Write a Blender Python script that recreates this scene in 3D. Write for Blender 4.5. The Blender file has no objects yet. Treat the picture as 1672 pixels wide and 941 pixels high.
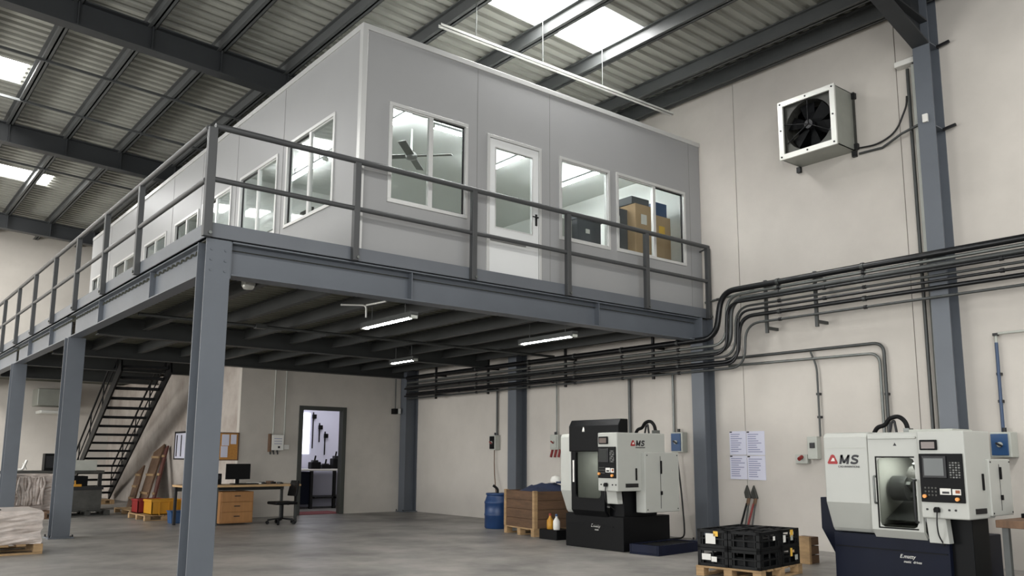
import bpy, math, random
from mathutils import Vector, Matrix, Euler
random.seed(7)
S = bpy.context.scene
COL = S.collection

# ------------------------------------------------------------------ camera, world, lights, exposure
cam_d = bpy.data.cameras.new('camera')
cam = bpy.data.objects.new('camera', cam_d); COL.objects.link(cam)
cam_d.sensor_width = 36.0
cam_d.lens = 1379.89 / 1672 * 36.0
cam_d.shift_y = (529.8 - 470.5) / 1672
cam_d.clip_start = 0.05
_r = Vector((0.77905, -0.62694, 0.00443)); _u = Vector((-0.10071, -0.11816, 0.98787)); _f = Vector((0.61882, 0.77005, 0.15519))
cam.matrix_world = Matrix(((_r.x, _u.x, -_f.x, -2.6048), (_r.y, _u.y, -_f.y, -7.8321), (_r.z, _u.z, -_f.z, 1.17), (0, 0, 0, 1)))
S.camera = cam

wd = bpy.data.worlds.new('hall_daylight'); S.world = wd; wd.use_nodes = True
wd.node_tree.nodes['Background'].inputs[0].default_value = (0.93, 0.97, 1.0, 1)
wd.node_tree.nodes['Background'].inputs[1].default_value = 1.0

S.view_settings.view_transform = 'Standard'
S.view_settings.look = 'None'
S.view_settings.gamma = 1.0
S.view_settings.use_curve_mapping = False
S.view_settings.exposure = 0.54

SKY_E = 20.0         # daylight through the roof sheets
TUBE_E = 75.0        # fluorescent tubes
OFFICE_E = 50.0       # tubes in the office cabin

def area_light(name, loc, rot, sx, sy, power, color=(1, 1, 1)):
    d = bpy.data.lights.new(name, 'AREA'); d.shape = 'RECTANGLE'; d.size = sx; d.size_y = sy
    d.energy = power; d.color = color
    o = bpy.data.objects.new(name, d); COL.objects.link(o)
    o.location = loc; o.rotation_euler = rot
    return o
# unseen fill lights, added to stand in for daylight from other bays and doors
area_light('roof_fill', (-3.5, -7.5, 6.9), (0, 0, 0), 7.0, 1.6, 330, (1.0, 0.99, 0.96))
area_light('roof_fill', (3.6, -7.2, 6.7), (0, 0, 0), 5.0, 1.4, 175, (1.0, 0.99, 0.96))
area_light('roof_fill', (-7.0, 3.0, 7.2), (0, 0, 0), 4.0, 1.4, 170, (1.0, 0.99, 0.96))
area_light('roof_fill', (-6.5, 12.5, 7.0), (math.radians(42), 0, 0), 5.0, 2.0, 900, (1.0, 0.99, 0.96))  # tilted fill, added to brighten the far end wall
area_light('rear_fill', (-9.0, -13.0, 2.6), (math.radians(90), 0, math.radians(-32)), 6.0, 4.5, 480, (1.0, 0.985, 0.95))  # added fill from behind the camera; no door is modelled there
area_light('left_fill', (-12.0, 7.6, 1.45), (math.radians(90), 0, math.radians(-86)), 10.0, 2.9, 850, (1.0, 0.985, 0.95))  # low fill, added to brighten the stair wall and partition; no door is modelled

# ------------------------------------------------------------------ materials
def lin(c):
    out = []
    for v in c:
        v = v / 255.0
        out.append(v / 12.92 if v <= 0.04045 else ((v + 0.055) / 1.055) ** 2.4)
    return out
MATS = {}
def mat(name, rgb, rough=0.5, metal=0.0, var=0.0, scale=3.0, bump=0.0, bscale=40.0, dark=None, spec=0.5, stretch=None, rvar=0.0, coat=0.0):
    """plain or softly mottled surface; var mixes towards a darker tone of the same colour by noise"""
    if name in MATS: return MATS[name]
    m = bpy.data.materials.new(name); m.use_nodes = True
    nt = m.node_tree; b = nt.nodes['Principled BSDF']
    c = lin(rgb)
    b.inputs['Base Color'].default_value = (*c, 1)
    b.inputs['Roughness'].default_value = rough
    b.inputs['Metallic'].default_value = metal
    b.inputs['Specular IOR Level'].default_value = spec
    if coat: b.inputs['Coat Weight'].default_value = coat
    if var or bump or rvar:
        tc = nt.nodes.new('ShaderNodeTexCoord'); mp = nt.nodes.new('ShaderNodeMapping')
        geo = nt.nodes.new('ShaderNodeNewGeometry')
        nt.links.new(geo.outputs['Position'], mp.inputs['Vector'])
        if stretch: mp.inputs['Scale'].default_value = stretch
    if var or rvar:
        n = nt.nodes.new('ShaderNodeTexNoise'); n.inputs['Scale'].default_value = scale; n.inputs['Detail'].default_value = 6; n.inputs['Roughness'].default_value = 0.62
        nt.links.new(mp.outputs[0], n.inputs['Vector'])
        rp = nt.nodes.new('ShaderNodeMapRange'); rp.inputs[1].default_value = 0.35; rp.inputs[2].default_value = 0.68
        nt.links.new(n.outputs['Fac'], rp.inputs[0])
    if var:
        mx = nt.nodes.new('ShaderNodeMix'); mx.data_type = 'RGBA'
        d = lin(dark) if dark else [x * (1 - var) for x in c]
        mx.inputs['A'].default_value = (*c, 1); mx.inputs['B'].default_value = (*d, 1)
        nt.links.new(rp.outputs[0], mx.inputs['Factor']); nt.links.new(mx.outputs['Result'], b.inputs['Base Color'])
    if rvar:
        r2 = nt.nodes.new('ShaderNodeMapRange'); r2.inputs[3].default_value = rough - rvar; r2.inputs[4].default_value = rough + rvar
        nt.links.new(rp.outputs[0], r2.inputs[0]); nt.links.new(r2.outputs[0], b.inputs['Roughness'])
    if bump:
        n2 = nt.nodes.new('ShaderNodeTexNoise'); n2.inputs['Scale'].default_value = bscale; n2.inputs['Detail'].default_value = 4
        nt.links.new(mp.outputs[0], n2.inputs['Vector'])
        bp = nt.nodes.new('ShaderNodeBump'); bp.inputs['Strength'].default_value = bump; bp.inputs['Distance'].default_value = 0.01
        nt.links.new(n2.outputs['Fac'], bp.inputs['Height']); nt.links.new(bp.outputs[0], b.inputs['Normal'])
    MATS[name] = m
    return m
def emit(name, rgb, strength):
    if name in MATS: return MATS[name]
    m = bpy.data.materials.new(name); m.use_nodes = True
    b = m.node_tree.nodes['Principled BSDF']
    b.inputs['Base Color'].default_value = (0.8, 0.8, 0.8, 1)
    b.inputs['Emission Color'].default_value = (*lin(rgb), 1); b.inputs['Emission Strength'].default_value = strength
    MATS[name] = m
    return m
def glass(name, tint=(246, 248, 247), refl=0.16):
    m = bpy.data.materials.new(name); m.use_nodes = True
    nt = m.node_tree; nt.nodes.clear()
    out = nt.nodes.new('ShaderNodeOutputMaterial'); mx = nt.nodes.new('ShaderNodeMixShader')
    t = nt.nodes.new('ShaderNodeBsdfTransparent'); g = nt.nodes.new('ShaderNodeBsdfGlossy')
    t.inputs[0].default_value = (*lin(tint), 1); g.inputs[0].default_value = (0.94, 0.94, 0.94, 1); g.inputs['Roughness'].default_value = 0.03
    lw = nt.nodes.new('ShaderNodeLayerWeight'); lw.inputs[0].default_value = refl
    mm = nt.nodes.new('ShaderNodeMath'); mm.operation = 'MULTIPLY'; mm.inputs[1].default_value = 0.3
    nt.links.new(lw.outputs['Fresnel'], mm.inputs[0]); nt.links.new(mm.outputs[0], mx.inputs[0]); nt.links.new(t.outputs[0], mx.inputs[1]); nt.links.new(g.outputs[0], mx.inputs[2]); nt.links.new(mx.outputs[0], out.inputs[0])
    MATS[name] = m
    return m

M_wall = mat('painted_wall', (196, 190, 182), 0.85, var=0.13, scale=0.9, bump=0.08, bscale=12, rvar=0.0)
M_part = mat('partition_plaster', (190, 184, 175), 0.85, var=0.16, scale=1.1, bump=0.08, bscale=12)
M_old = mat('stained_plaster', (184, 176, 168), 0.88, var=0.2, scale=1.4, bump=0.1, bscale=10, dark=(150, 139, 130))
M_white = mat('white_plaster', (225, 227, 224), 0.8)
M_floor = mat('polished_concrete', (152, 148, 143), 0.4, var=0.3, scale=0.9, bump=0.03, bscale=7, dark=(104, 102, 99), rvar=0.08, spec=0.35, stretch=(1.0, 1.0, 1.0))
M_roof = mat('roof_sheet', (160, 160, 152), 0.6, metal=0.0, var=0.16, scale=0.7, stretch=(0.25, 2, 1))
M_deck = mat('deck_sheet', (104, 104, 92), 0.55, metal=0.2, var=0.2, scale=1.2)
M_purlin = mat('purlin_paint', (78, 80, 80), 0.5, var=0.15, scale=2.0)
M_rafter = mat('rafter_paint', (46, 48, 50), 0.5, var=0.15, scale=1.5)
M_steel = mat('blue_grey_steel', (92, 97, 104), 0.45, var=0.14, scale=1.3, bump=0.02, bscale=30)
M_steelD = mat('grey_steel_fascia', (96, 100, 106), 0.45, var=0.12, scale=1.5)
M_joist = mat('dark_joist_paint', (52, 54, 53), 0.55, var=0.2, scale=2)
M_rail = mat('rail_paint', (66, 67, 68), 0.45, var=0.12, scale=3)
M_cabin = mat('cabin_panel', (150, 150, 150), 0.42, var=0.05, scale=0.8)
M_alu = mat('aluminium_frame', (200, 200, 198), 0.35, metal=0.35)
M_doorw = mat('door_white', (214, 215, 214), 0.4)
M_glass = glass('office_glass')
M_tube = emit('lamp_tube', (255, 255, 252), TUBE_E)
M_otube = emit('office_lamp_tube', (250, 254, 255), OFFICE_E)
M_sky = emit('skylight_sheet', (255, 255, 253), SKY_E)
M_winlit = emit('bright_window_pane', (240, 242, 255), 1.6)
M_black = mat('black_plastic', (11, 11, 12), 0.5, spec=0.15)
M_dark = mat('dark_metal', (28, 28, 30), 0.45, metal=0.3)
M_galv = mat('galvanised_pipe', (112, 115, 112), 0.38, metal=0.6, var=0.2, scale=5)
M_galvd = mat('dull_pipe', (72, 74, 73), 0.42, metal=0.4, var=0.2, scale=5)
M_pipeb = mat('black_conduit', (18, 19, 21), 0.32, metal=0.2)
M_pipeblue = mat('blue_conduit', (46, 66, 96), 0.4)
M_mwhite = mat('machine_white', (172, 173, 167), 0.38, var=0.06, scale=2)
M_mnavy = mat('machine_navy', (15, 20, 36), 0.5, var=0.25, scale=3, spec=0.15)
M_mblack = mat('machine_black', (8, 9, 11), 0.5, spec=0.15)
M_screen = mat('screen_grey', (78, 82, 82), 0.35)
M_screend = mat('dark_screen', (34, 38, 38), 0.15)
M_key = mat('key_grey', (120, 120, 118), 0.5)
M_amber = mat('amber_knob', (226, 150, 70), 0.4)
M_paper = mat('paper_white', (206, 206, 220), 0.9)
M_ink = mat('printed_grey', (140, 142, 168), 0.9)
M_blue = mat('isolator_blue', (28, 66, 108), 0.4)
M_boxgrey = mat('enclosure_grey', (176, 178, 170), 0.5, var=0.1, scale=6)
M_red = mat('red_plastic', (122, 28, 26), 0.45)
M_redd = mat('logo_red', (150, 24, 28), 0.5)
M_inkd = mat('logo_black', (18, 18, 26), 0.5)
M_yellow = mat('yellow_plastic', (176, 124, 24), 0.45)
M_orange = mat('orange_plastic', (140, 72, 32), 0.5)
M_drum = mat('drum_blue', (20, 54, 98), 0.42, var=0.25, scale=5)
M_wood = mat('crate_wood', (98, 72, 50), 0.75, var=0.45, scale=3.5, stretch=(1, 1, 5), bump=0.15, bscale=20)
M_wood2 = mat('pallet_wood', (166, 136, 98), 0.8, var=0.4, scale=4, stretch=(1, 1, 4), bump=0.1, bscale=20)
M_oldwood = mat('weathered_board', (112, 86, 66), 0.8, var=0.4, scale=4, stretch=(4, 4, 1), bump=0.15)
M_desk = mat('desk_top_wood', (186, 152, 108), 0.5, var=0.2, scale=3, stretch=(1, 6, 1))
M_drawer = mat('drawer_wood', (158, 112, 64), 0.5, var=0.2, scale=3, stretch=(6, 6, 1))
M_crate = mat('black_crate', (15, 16, 17), 0.5, var=0.3, scale=6, spec=0.2)
M_label = mat('white_label', (214, 212, 206), 0.7)
M_ylabel = mat('yellow_label', (220, 176, 70), 0.7)
M_tray = mat('navy_tray', (13, 20, 42), 0.5, var=0.3, scale=6, spec=0.15)
M_wrap = mat('stretch_wrap', (196, 184, 176), 0.32, var=0.35, scale=7, bump=0.5, bscale=14, stretch=(1, 1, 2.5), spec=0.7)
M_cloth = mat('blue_cloth', (38, 48, 74), 0.85, bump=0.2)
M_card = mat('cardboard', (178, 150, 116), 0.8, var=0.12, scale=4)
M_cardg = mat('grey_archive_card', (84, 86, 90), 0.7)
M_cork = mat('cork', (186, 132, 66), 0.9, var=0.2, scale=30)
M_fanhouse = mat('fan_sheet_metal', (150, 152, 144), 0.4, metal=0.3, var=0.12, scale=4)
M_fanframe = mat('fan_bright_frame', (216, 216, 210), 0.38, metal=0.3)
M_mat = mat('red_door_mat', (120, 52, 54), 0.9)
M_cable = mat('black_cable', (16, 16, 17), 0.5)
M_joint = mat('wall_joint', (96, 88, 84), 0.9)
M_mach = mat('grimy_metal', (74, 74, 70), 0.5, metal=0.3, var=0.4, scale=6)
M_roomw = mat('store_wall', (216, 216, 232), 0.8)

# ------------------------------------------------------------------ mesh helpers
ORIG = {}
class MB:
    def __init__(self): self.v = []; self.f = []; self.sm = []
    def add(self, vs, fs, smooth=False):
        o = len(self.v); self.v += [tuple(p) for p in vs]
        for f in fs: self.f.append(tuple(i + o for i in f)); self.sm.append(smooth)
        return self
    def box(self, x0, x1, y0, y1, z0, z1):
        if x0 > x1: x0, x1 = x1, x0
        if y0 > y1: y0, y1 = y1, y0
        if z0 > z1: z0, z1 = z1, z0
        return self.add([(x0, y0, z0), (x1, y0, z0), (x1, y1, z0), (x0, y1, z0), (x0, y0, z1), (x1, y0, z1), (x1, y1, z1), (x0, y1, z1)],
                        [(0, 3, 2, 1), (4, 5, 6, 7), (0, 1, 5, 4), (1, 2, 6, 5), (2, 3, 7, 6), (3, 0, 4, 7)])
    def obox(self, c, s, rot=(0, 0, 0)):
        R = Euler(rot).to_matrix(); c = Vector(c); h = Vector(s) / 2
        vs = [c + R @ Vector((sx * h.x, sy * h.y, sz * h.z)) for sz in (-1, 1) for sx, sy in ((-1, -1), (1, -1), (1, 1), (-1, 1))]
        return self.add(vs, [(0, 3, 2, 1), (4, 5, 6, 7), (0, 1, 5, 4), (1, 2, 6, 5), (2, 3, 7, 6), (3, 0, 4, 7)])
    def bar(self, p0, p1, w, h, up=(0, 0, 1)):
        """square bar between two points: w sideways, h along up"""
        p0, p1 = Vector(p0), Vector(p1); d = (p1 - p0).normalized(); up = Vector(up)
        s = d.cross(up)
        if s.length < 1e-4: s = d.cross(Vector((1, 0, 0)))
        s.normalize(); t = s.cross(d).normalized(); vs = []
        for p in (p0, p1):
            for a, b in ((-1, -1), (1, -1), (1, 1), (-1, 1)): vs.append(p + s * (a * w / 2) + t * (b * h / 2))
        return self.add(vs, [(0, 1, 2, 3), (7, 6, 5, 4), (0, 4, 5, 1), (1, 5, 6, 2), (2, 6, 7, 3), (3, 7, 4, 0)])
    def prism(self, poly, axis, a0, a1):
        """poly of 2-D points extruded along axis ('x': poly is y,z; 'y': x,z; 'z': x,y)"""
        def P(p, a): return (a, p[0], p[1]) if axis == 'x' else (p[0], a, p[1]) if axis == 'y' else (p[0], p[1], a)
        n = len(poly)
        return self.add([P(p, a0) for p in poly] + [P(p, a1) for p in poly],
                        [tuple(range(n)), tuple(range(2 * n - 1, n - 1, -1))] + [(i, i + n, (i + 1) % n + n, (i + 1) % n) for i in range(n)])
    def tube(self, path, r, n=10, caps=True):
        path = [Vector(p) for p in path]; rings = []; prev = None
        rad = r if isinstance(r, (list, tuple)) else [r] * len(path)
        for i, p in enumerate(path):
            a = path[max(0, i - 1)]; b = path[min(len(path) - 1, i + 1)]; d = (b - a).normalized()
            if prev is None:
                q = Vector((0, 0, 1)) if abs(d.z) < 0.9 else Vector((1, 0, 0)); s = d.cross(q).normalized()
            else:
                s = prev - d * prev.dot(d); s.normalize()
            prev = s; t = d.cross(s)
            rings.append([p + (s * math.cos(2 * math.pi * k / n) + t * math.sin(2 * math.pi * k / n)) * rad[i] for k in range(n)])
        vs = [q for rg in rings for q in rg]; fs = []
        for i in range(len(rings) - 1):
            for k in range(n): fs.append((i * n + k, i * n + (k + 1) % n, (i + 1) * n + (k + 1) % n, (i + 1) * n + k))
        self.add(vs, fs, True)
        if caps:
            self.add(rings[0], [tuple(range(n - 1, -1, -1))]); self.add(rings[-1], [tuple(range(n))])
        return self
    def cyl(self, p0, p1, r, n=16): return self.tube([p0, p1], r, n)
    def lathe(self, prof, c, n=24):
        c = Vector(c); vs = []; fs = []
        for r, z in prof:
            for k in range(n): vs.append(c + Vector((r * math.cos(2 * math.pi * k / n), r * math.sin(2 * math.pi * k / n), z)))
        for i in range(len(prof) - 1):
            for k in range(n): fs.append((i * n + k, i * n + (k + 1) % n, (i + 1) * n + (k + 1) % n, (i + 1) * n + k))
        self.add(vs, fs, True)
        if prof[0][0] > 1e-4: self.add(vs[:n], [tuple(range(n - 1, -1, -1))])
        if prof[-1][0] > 1e-4: self.add(vs[-n:], [tuple(range(n))])
        return self
    def panel(self, axis, a0, a1, u0, u1, z0, z1, holes):
        """wall slab of thickness a0..a1 across axis, rectangular holes (u0,u1,z0,z1) cut through"""
        us = sorted({u0, u1, *[h[0] for h in holes], *[h[1] for h in holes]})
        for i in range(len(us) - 1):
            a, b = us[i], us[i + 1]; m = (a + b) / 2
            hs = sorted([(h[2], h[3]) for h in holes if h[0] < m < h[1]]); z = z0; spans = []
            for lo, hi in hs:
                if lo > z: spans.append((z, lo))
                z = hi
            if z < z1: spans.append((z, z1))
            for lo, hi in spans:
                if axis == 'y': self.box(a, b, a0, a1, lo, hi)
                else: self.box(a0, a1, a, b, lo, hi)
        return self
    def transform(self, Mx):
        self.v = [tuple(Mx @ Vector(p)) for p in self.v]; return self
    def build(self, name, m, parent=None, bevel=0.0, label=None):
        me = bpy.data.meshes.new(name)
        xs = [p[0] for p in self.v]; ys = [p[1] for p in self.v]; zs = [p[2] for p in self.v]
        o0 = Vector(((min(xs) + max(xs)) / 2, (min(ys) + max(ys)) / 2, min(zs)))
        me.from_pydata([tuple(Vector(p) - o0) for p in self.v], [], self.f)
        me.polygons.foreach_set('use_smooth', self.sm)
        me.materials.append(m)
        import bmesh
        bm = bmesh.new(); bm.from_mesh(me)
        bmesh.ops.recalc_face_normals(bm, faces=bm.faces); bm.to_mesh(me); bm.free()
        o = bpy.data.objects.new(name, me); COL.objects.link(o)
        ORIG[o] = o0
        if parent is not None:
            o.parent = parent; o.location = o0 - ORIG[parent]
        else: o.location = o0
        if bevel:
            md = o.modifiers.new('edge', 'BEVEL'); md.width = bevel; md.segments = 2; md.limit_method = 'ANGLE'; md.angle_limit = math.radians(50)
        if label: o['label'] = label
        return o
def tag(o, label, cat, group=None, kind=None):
    o['label'] = label; o['category'] = cat
    if group: o['group'] = group
    if kind: o['kind'] = kind
    return o
def thing(name, label, cat, loc, group=None):
    o = bpy.data.objects.new(name, None); COL.objects.link(o); o.location = loc; o.empty_display_size = 0.1
    ORIG[o] = Vector(loc)
    return tag(o, label, cat, group)
def struct(o, label=None, cat=None):
    o['kind'] = 'structure'
    if label: o['label'] = label
    if cat: o['category'] = cat
    return o
def fillet(path, r, seg=6):
    path = [Vector(p) for p in path]; out = [path[0]]
    for i in range(1, len(path) - 1):
        p = path[i]; a = (path[i - 1] - p); b = (path[i + 1] - p)
        k = min(r, a.length * 0.49, b.length * 0.49)
        A = p + a.normalized() * k; B = p + b.normalized() * k
        for j in range(seg + 1):
            t = j / seg; out.append(A * (1 - t) ** 2 + p * 2 * t * (1 - t) + B * t * t)
    out.append(path[-1]); return out
def text(name, body, m, parent, loc, rot, size, ext=0.0015, shear=0.0, offset=0.0, sx=1.0):
    c = bpy.data.curves.new(name, 'FONT'); c.body = body; c.size = size; c.extrude = ext; c.shear = shear; c.offset = offset
    c.align_x = 'CENTER'; c.align_y = 'CENTER'; c.materials.append(m)
    o = bpy.data.objects.new(name, c); COL.objects.link(o); o.parent = parent
    me = bpy.data.meshes.new_from_object(o.evaluated_get(bpy.context.evaluated_depsgraph_get()))
    COL.objects.unlink(o); bpy.data.objects.remove(o); bpy.data.curves.remove(c)
    o = bpy.data.objects.new(name, me); COL.objects.link(o); o.parent = parent
    o.location = Vector(loc) - ORIG[parent]; o.rotation_euler = rot; o.scale = (sx, 1, 1)
    return o
ORD = ['first', 'second', 'third', 'fourth', 'fifth', 'sixth', 'seventh', 'eighth', 'ninth', 'tenth', 'eleventh', 'twelfth', 'thirteenth', 'fourteenth', 'fifteenth', 'sixteenth']

WX = 7.46      # right wall inner face
PY = 8.22      # partition face
EY = 18.0      # far end wall
def roof_z(x, base): return base + 0.048 * (7.36 - x)

# ------------------------------------------------------------------ setting
b = MB().box(-16, 7.7, -14, 18.2, -0.2, 0.0)
struct(b.build('floor', M_floor), 'polished grey concrete factory floor with faint reflections', 'floor')

b = MB()   # precast wall panels with open joints
for y0, y1 in ((-14, -6.4), (-6.39, -3.035), (-3.025, -0.565), (-0.555, 4.3), (4.31, 9.3), (9.31, 18.2)):
    b.box(WX, WX + 0.2, y0, y1, 0, 7.3)
wall_r = struct(b.build('wall_right', M_wall), 'pale painted concrete panel wall on the right', 'wall')
MB().box(WX + 0.012, WX + 0.03, -14, 18.2, 0, 7.2).build('joint_filler', M_joint, wall_r)

DX0, DX1, DZ = 4.85, 5.79, 2.13
b = MB().panel('y', PY, PY + 0.12, 3.57, WX, 0, 3.05, [(DX0, DX1, -0.01, DZ)])
struct(b.build('wall_back', M_part), 'pale plaster partition wall with the open doorway', 'wall')
b = MB().box(3.57, 3.69, PY + 0.12, EY, 0, 3.05)
struct(b.build('wall_side', M_old), 'stained plaster wall running back behind the stairs', 'wall')
b = MB().box(-16, 7.7, EY, EY + 0.2, 0, 8.4)
struct(b.build('wall_far', M_wall), 'far end wall of the hall', 'wall')
# store room behind the doorway
b = MB().box(3.69, WX, 10.9, 11.0, 0, 3.05)
struct(b.build('wall_store', M_roomw), 'pale wall of the lit room seen through the doorway', 'wall')

# corrugated roof with openings for the daylight sheets
SKY = [(3.42, 5.72, -0.42, 0.42), (-3.6, -0.68, 6.9, 7.75), (-3.6, 0.74, 12.55, 13.35)]
b = MB(); per = 0.2; y = -14.0
while y < 18.2:
    for (ya, yb, za, zb) in ((0, .09, 0, 0), (.09, .105, 0, .045), (.105, .185, .045, .045), (.185, .2, .045, 0)):
        Ya, Yb = y + ya, y + yb; cuts = [(s[0], s[1]) for s in SKY if s[2] - .05 < (Ya + Yb) / 2 < s[3] + .05]
        x = -16.0; spans = []
        for lo, hi in sorted(cuts): spans.append((x, lo)); x = hi
        spans.append((x, 7.7))
        for lo, hi in spans:
            if hi - lo < .05: continue
            b.add([(lo, Ya, roof_z(lo, 6.93) + za), (hi, Ya, roof_z(hi, 6.93) + za), (hi, Yb, roof_z(hi, 6.93) + zb), (lo, Yb, roof_z(lo, 6.93) + zb)], [(0, 1, 2, 3)])
    y += per
roof = b.build('ceiling', M_roof); struct(roof, 'corrugated grey metal roof sheeting', 'roof')

names = ['bright translucent roof sheet above the cabin front and the exhaust fan', 'bright translucent roof sheet at the upper left edge of the photo', 'bright translucent roof sheet near the far left end of the roof']
for i, (x0, x1, y0, y1) in enumerate(SKY):
    b = MB()
    b.add([(x0, y0, roof_z(x0, 6.95)), (x1, y0, roof_z(x1, 6.95)), (x1, y1, roof_z(x1, 6.95)), (x0, y1, roof_z(x0, 6.95)),
           (x0, y0, roof_z(x0, 6.98)), (x1, y0, roof_z(x1, 6.98)), (x1, y1, roof_z(x1, 6.98)), (x0, y1, roof_z(x0, 6.98))],
          [(0, 3, 2, 1), (4, 5, 6, 7), (0, 1, 5, 4), (1, 2, 6, 5), (2, 3, 7, 6), (3, 0, 4, 7)])
    tag(b.build('skylight', M_sky), names[i], 'skylight', 'translucent roof sheets')

# purlins along Y (C sections)
PX = [7.3, 6.82, 5.62, 4.5, 3.37, 2.35, 1.32, 0.36, -0.58, -1.55, -2.5, -3.5]
for i, x in enumerate(PX):
    z = roof_z(x, 6.74); b = MB(); y0, y1 = -13.5, 17.95
    zb = z - (0.03 if i else 0.06)
    b.box(x - .012, x + .012, y0, y1, zb, z + .175); b.box(x - .06, x + .06, y0, y1, zb, zb + .012); b.box(x - .06, x + .06, y0, y1, z + .165, z + .178)
    b.box(x + .05, x + .06, y0, y1, zb, zb + .03)
    nm = 'eave purlin running along the top of the right wall' if i == 0 else 'grey roof purlin, %s out from the right wall eave' % ORD[i]
    tag(b.build('roof_purlin', M_purlin), nm, 'purlin', 'roof purlins')

# rafters along X (I sections) under the purlins
RF = [(-3.47, 'dark rafter with haunch above the tall wall column'), (3.9, 'dark roof rafter passing just behind the cabin front corner'), (9.3, 'dark roof rafter crossing the middle of the left roof'), (15.9, 'dark roof rafter nearest the far end wall')]
for y, lab in RF:
    t = thing('roof_rafter', lab, 'rafter', (-4, y, 6.9), 'roof rafters')
    xa, xb = -13.0, (7.2 if y < 0 else 7.4)
    def sl(z0, z1, w, x0=xa, x1=xb):
        return MB().add([(x0, y - w, roof_z(x0, z0)), (x1, y - w, roof_z(x1, z0)), (x1, y + w, roof_z(x1, z0)), (x0, y + w, roof_z(x0, z0)),
                         (x0, y - w, roof_z(x0, z1)), (x1, y - w, roof_z(x1, z1)), (x1, y + w, roof_z(x1, z1)), (x0, y + w, roof_z(x0, z1))],
                        [(0, 3, 2, 1), (4, 5, 6, 7), (0, 1, 5, 4), (1, 2, 6, 5), (2, 3, 7, 6), (3, 0, 4, 7)])
    sl(6.375, 6.73, .012).build('web', M_rafter, t); sl(6.36, 6.38, .1).build('flange', M_rafter, t); sl(6.715, 6.735, .1).build('flange', M_rafter, t)
    for k, x in enumerate(PX[1:]):
        MB().box(x - .006, x + .006, y - .095, y + .095, roof_z(x, 6.38), roof_z(x, 6.72)).build('stiffener', M_rafter, t)
    if y < 0:
        MB().prism([(7.2, 6.1), (6.2, 6.415), (7.2, 6.38)], 'y', y - .012, y + .012).build('haunch', M_rafter, t)
        MB().bar((7.2, y, 6.1), (6.1, y, 6.43), .2, .02).build('flange', M_rafter, t)
# cross ties between purlins (thin lines running along X on the roof)
for y, lab in ((6.0, 'thin roof tie rod crossing the purlins in the left bay nearer the cabin corner'), (7.9, 'thin roof tie rod crossing the purlins just short of the middle left rafter'), (11.4, 'thin roof tie rod crossing the purlins beyond the middle left rafter')):
    b = MB(); b.bar((-4, y, roof_z(-4, 6.7)), (4.4, y, roof_z(4.4, 6.7)), .03, .04)
    tag(b.build('tie_rod', M_purlin), lab, 'tie rod', 'roof tie rods')

# ------------------------------------------------------------------ columns
def hcol(name, lab, x0, x1, y0, y1, z1, faces, base=True, group=None, m=M_steel, brk=False):
    """H section; flanges face +-Y ('y') or +-X ('x')"""
    t = thing(name, lab, 'column', ((x0 + x1) / 2, (y0 + y1) / 2, 0), group)
    tk = .016; xm, ym = (x0 + x1) / 2, (y0 + y1) / 2; b = MB()
    if faces == 'y':
        b.box(x0, x1, y0, y0 + tk, 0, z1).box(x0, x1, y1 - tk, y1, 0, z1).box(xm - .006, xm + .006, y0 + tk, y1 - tk, 0, z1)
    else:
        b.box(x0, x0 + tk, y0, y1, 0, z1).box(x1 - tk, x1, y0, y1, 0, z1).box(x0 + tk, x1 - tk, ym - .006, ym + .006, 0, z1)
    b.build('shaft', m, t)
    if base:
        MB().box(x0 - .05, x1 + .05, y0 - .05, y1 + .05, 0, .018).build('base_plate', m, t, .003)
        for sx in (x0 - .03, x1 + .03):
            for sy in (y0 - .02, y1 + .02):
                MB().cyl((sx, sy, .018), (sx, sy, .05), .012, 6).build('anchor_bolt', M_dark, t)
    if brk:
        MB().box(x1, x1 + .014, y0 + .01, y1, z1 - .36, z1).build('end_plate', m, t)
        for zz in (z1 - .3, z1 - .2, z1 - .1):
            for xx in (x0 + .05, x1 - .05):
                MB().cyl((xx, y0 + .001, zz), (xx, y0 - .008, zz), .013, 6).build('bolt', m, t)
    return t
LC = 'mezzanine columns along the open side'
hcol('steel_column', 'large blue-grey column at the near corner of the mezzanine', 0, .235, 0, .25, 3.2, 'y', group=LC, brk=True)
hcol('steel_column', 'blue-grey column behind the wrapped pallet, second from the near corner', 0, .235, 5.73, 5.98, 2.87, 'y', group=LC)
hcol('steel_column', 'blue-grey column at the left edge, third from the near corner', 0, .235, 10.4, 10.65, 2.87, 'y', group=LC)
hcol('steel_column', 'hidden far column of the open side of the mezzanine', 0, .235, 15.0, 15.25, 2.87, 'y', group=LC)
RC = 'columns on the right wall'
hcol('wall_column', 'blue-grey wall column at the right end of the mezzanine beam', 7.2, WX, -.06, .16, 3.2, 'x', group=RC)
hcol('wall_column', 'dark wall column behind the wooden crate', 7.2, WX, 4.24, 4.48, 3.05, 'x', group=RC)
hcol('wall_column', 'dark column in the corner beside the doorway wall', 7.15, WX, 7.97, 8.2, 3.05, 'x', group=RC)
tc = hcol('wall_column', 'tall blue-grey column rising to the roof beside the exhaust fan', 7.2, WX, -3.57, -3.37, 6.85, 'x', group=RC)
for zz in (5.05, 6.1):
    MB().box(7.22, WX, -3.57, -3.37, zz, zz + .015).build('stiffener', M_steel, tc)
    MB().bar((7.4, -3.57, zz), (7.4, -3.72, zz + .02), .03, .03).build('bracket', M_dark, tc)

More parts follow.
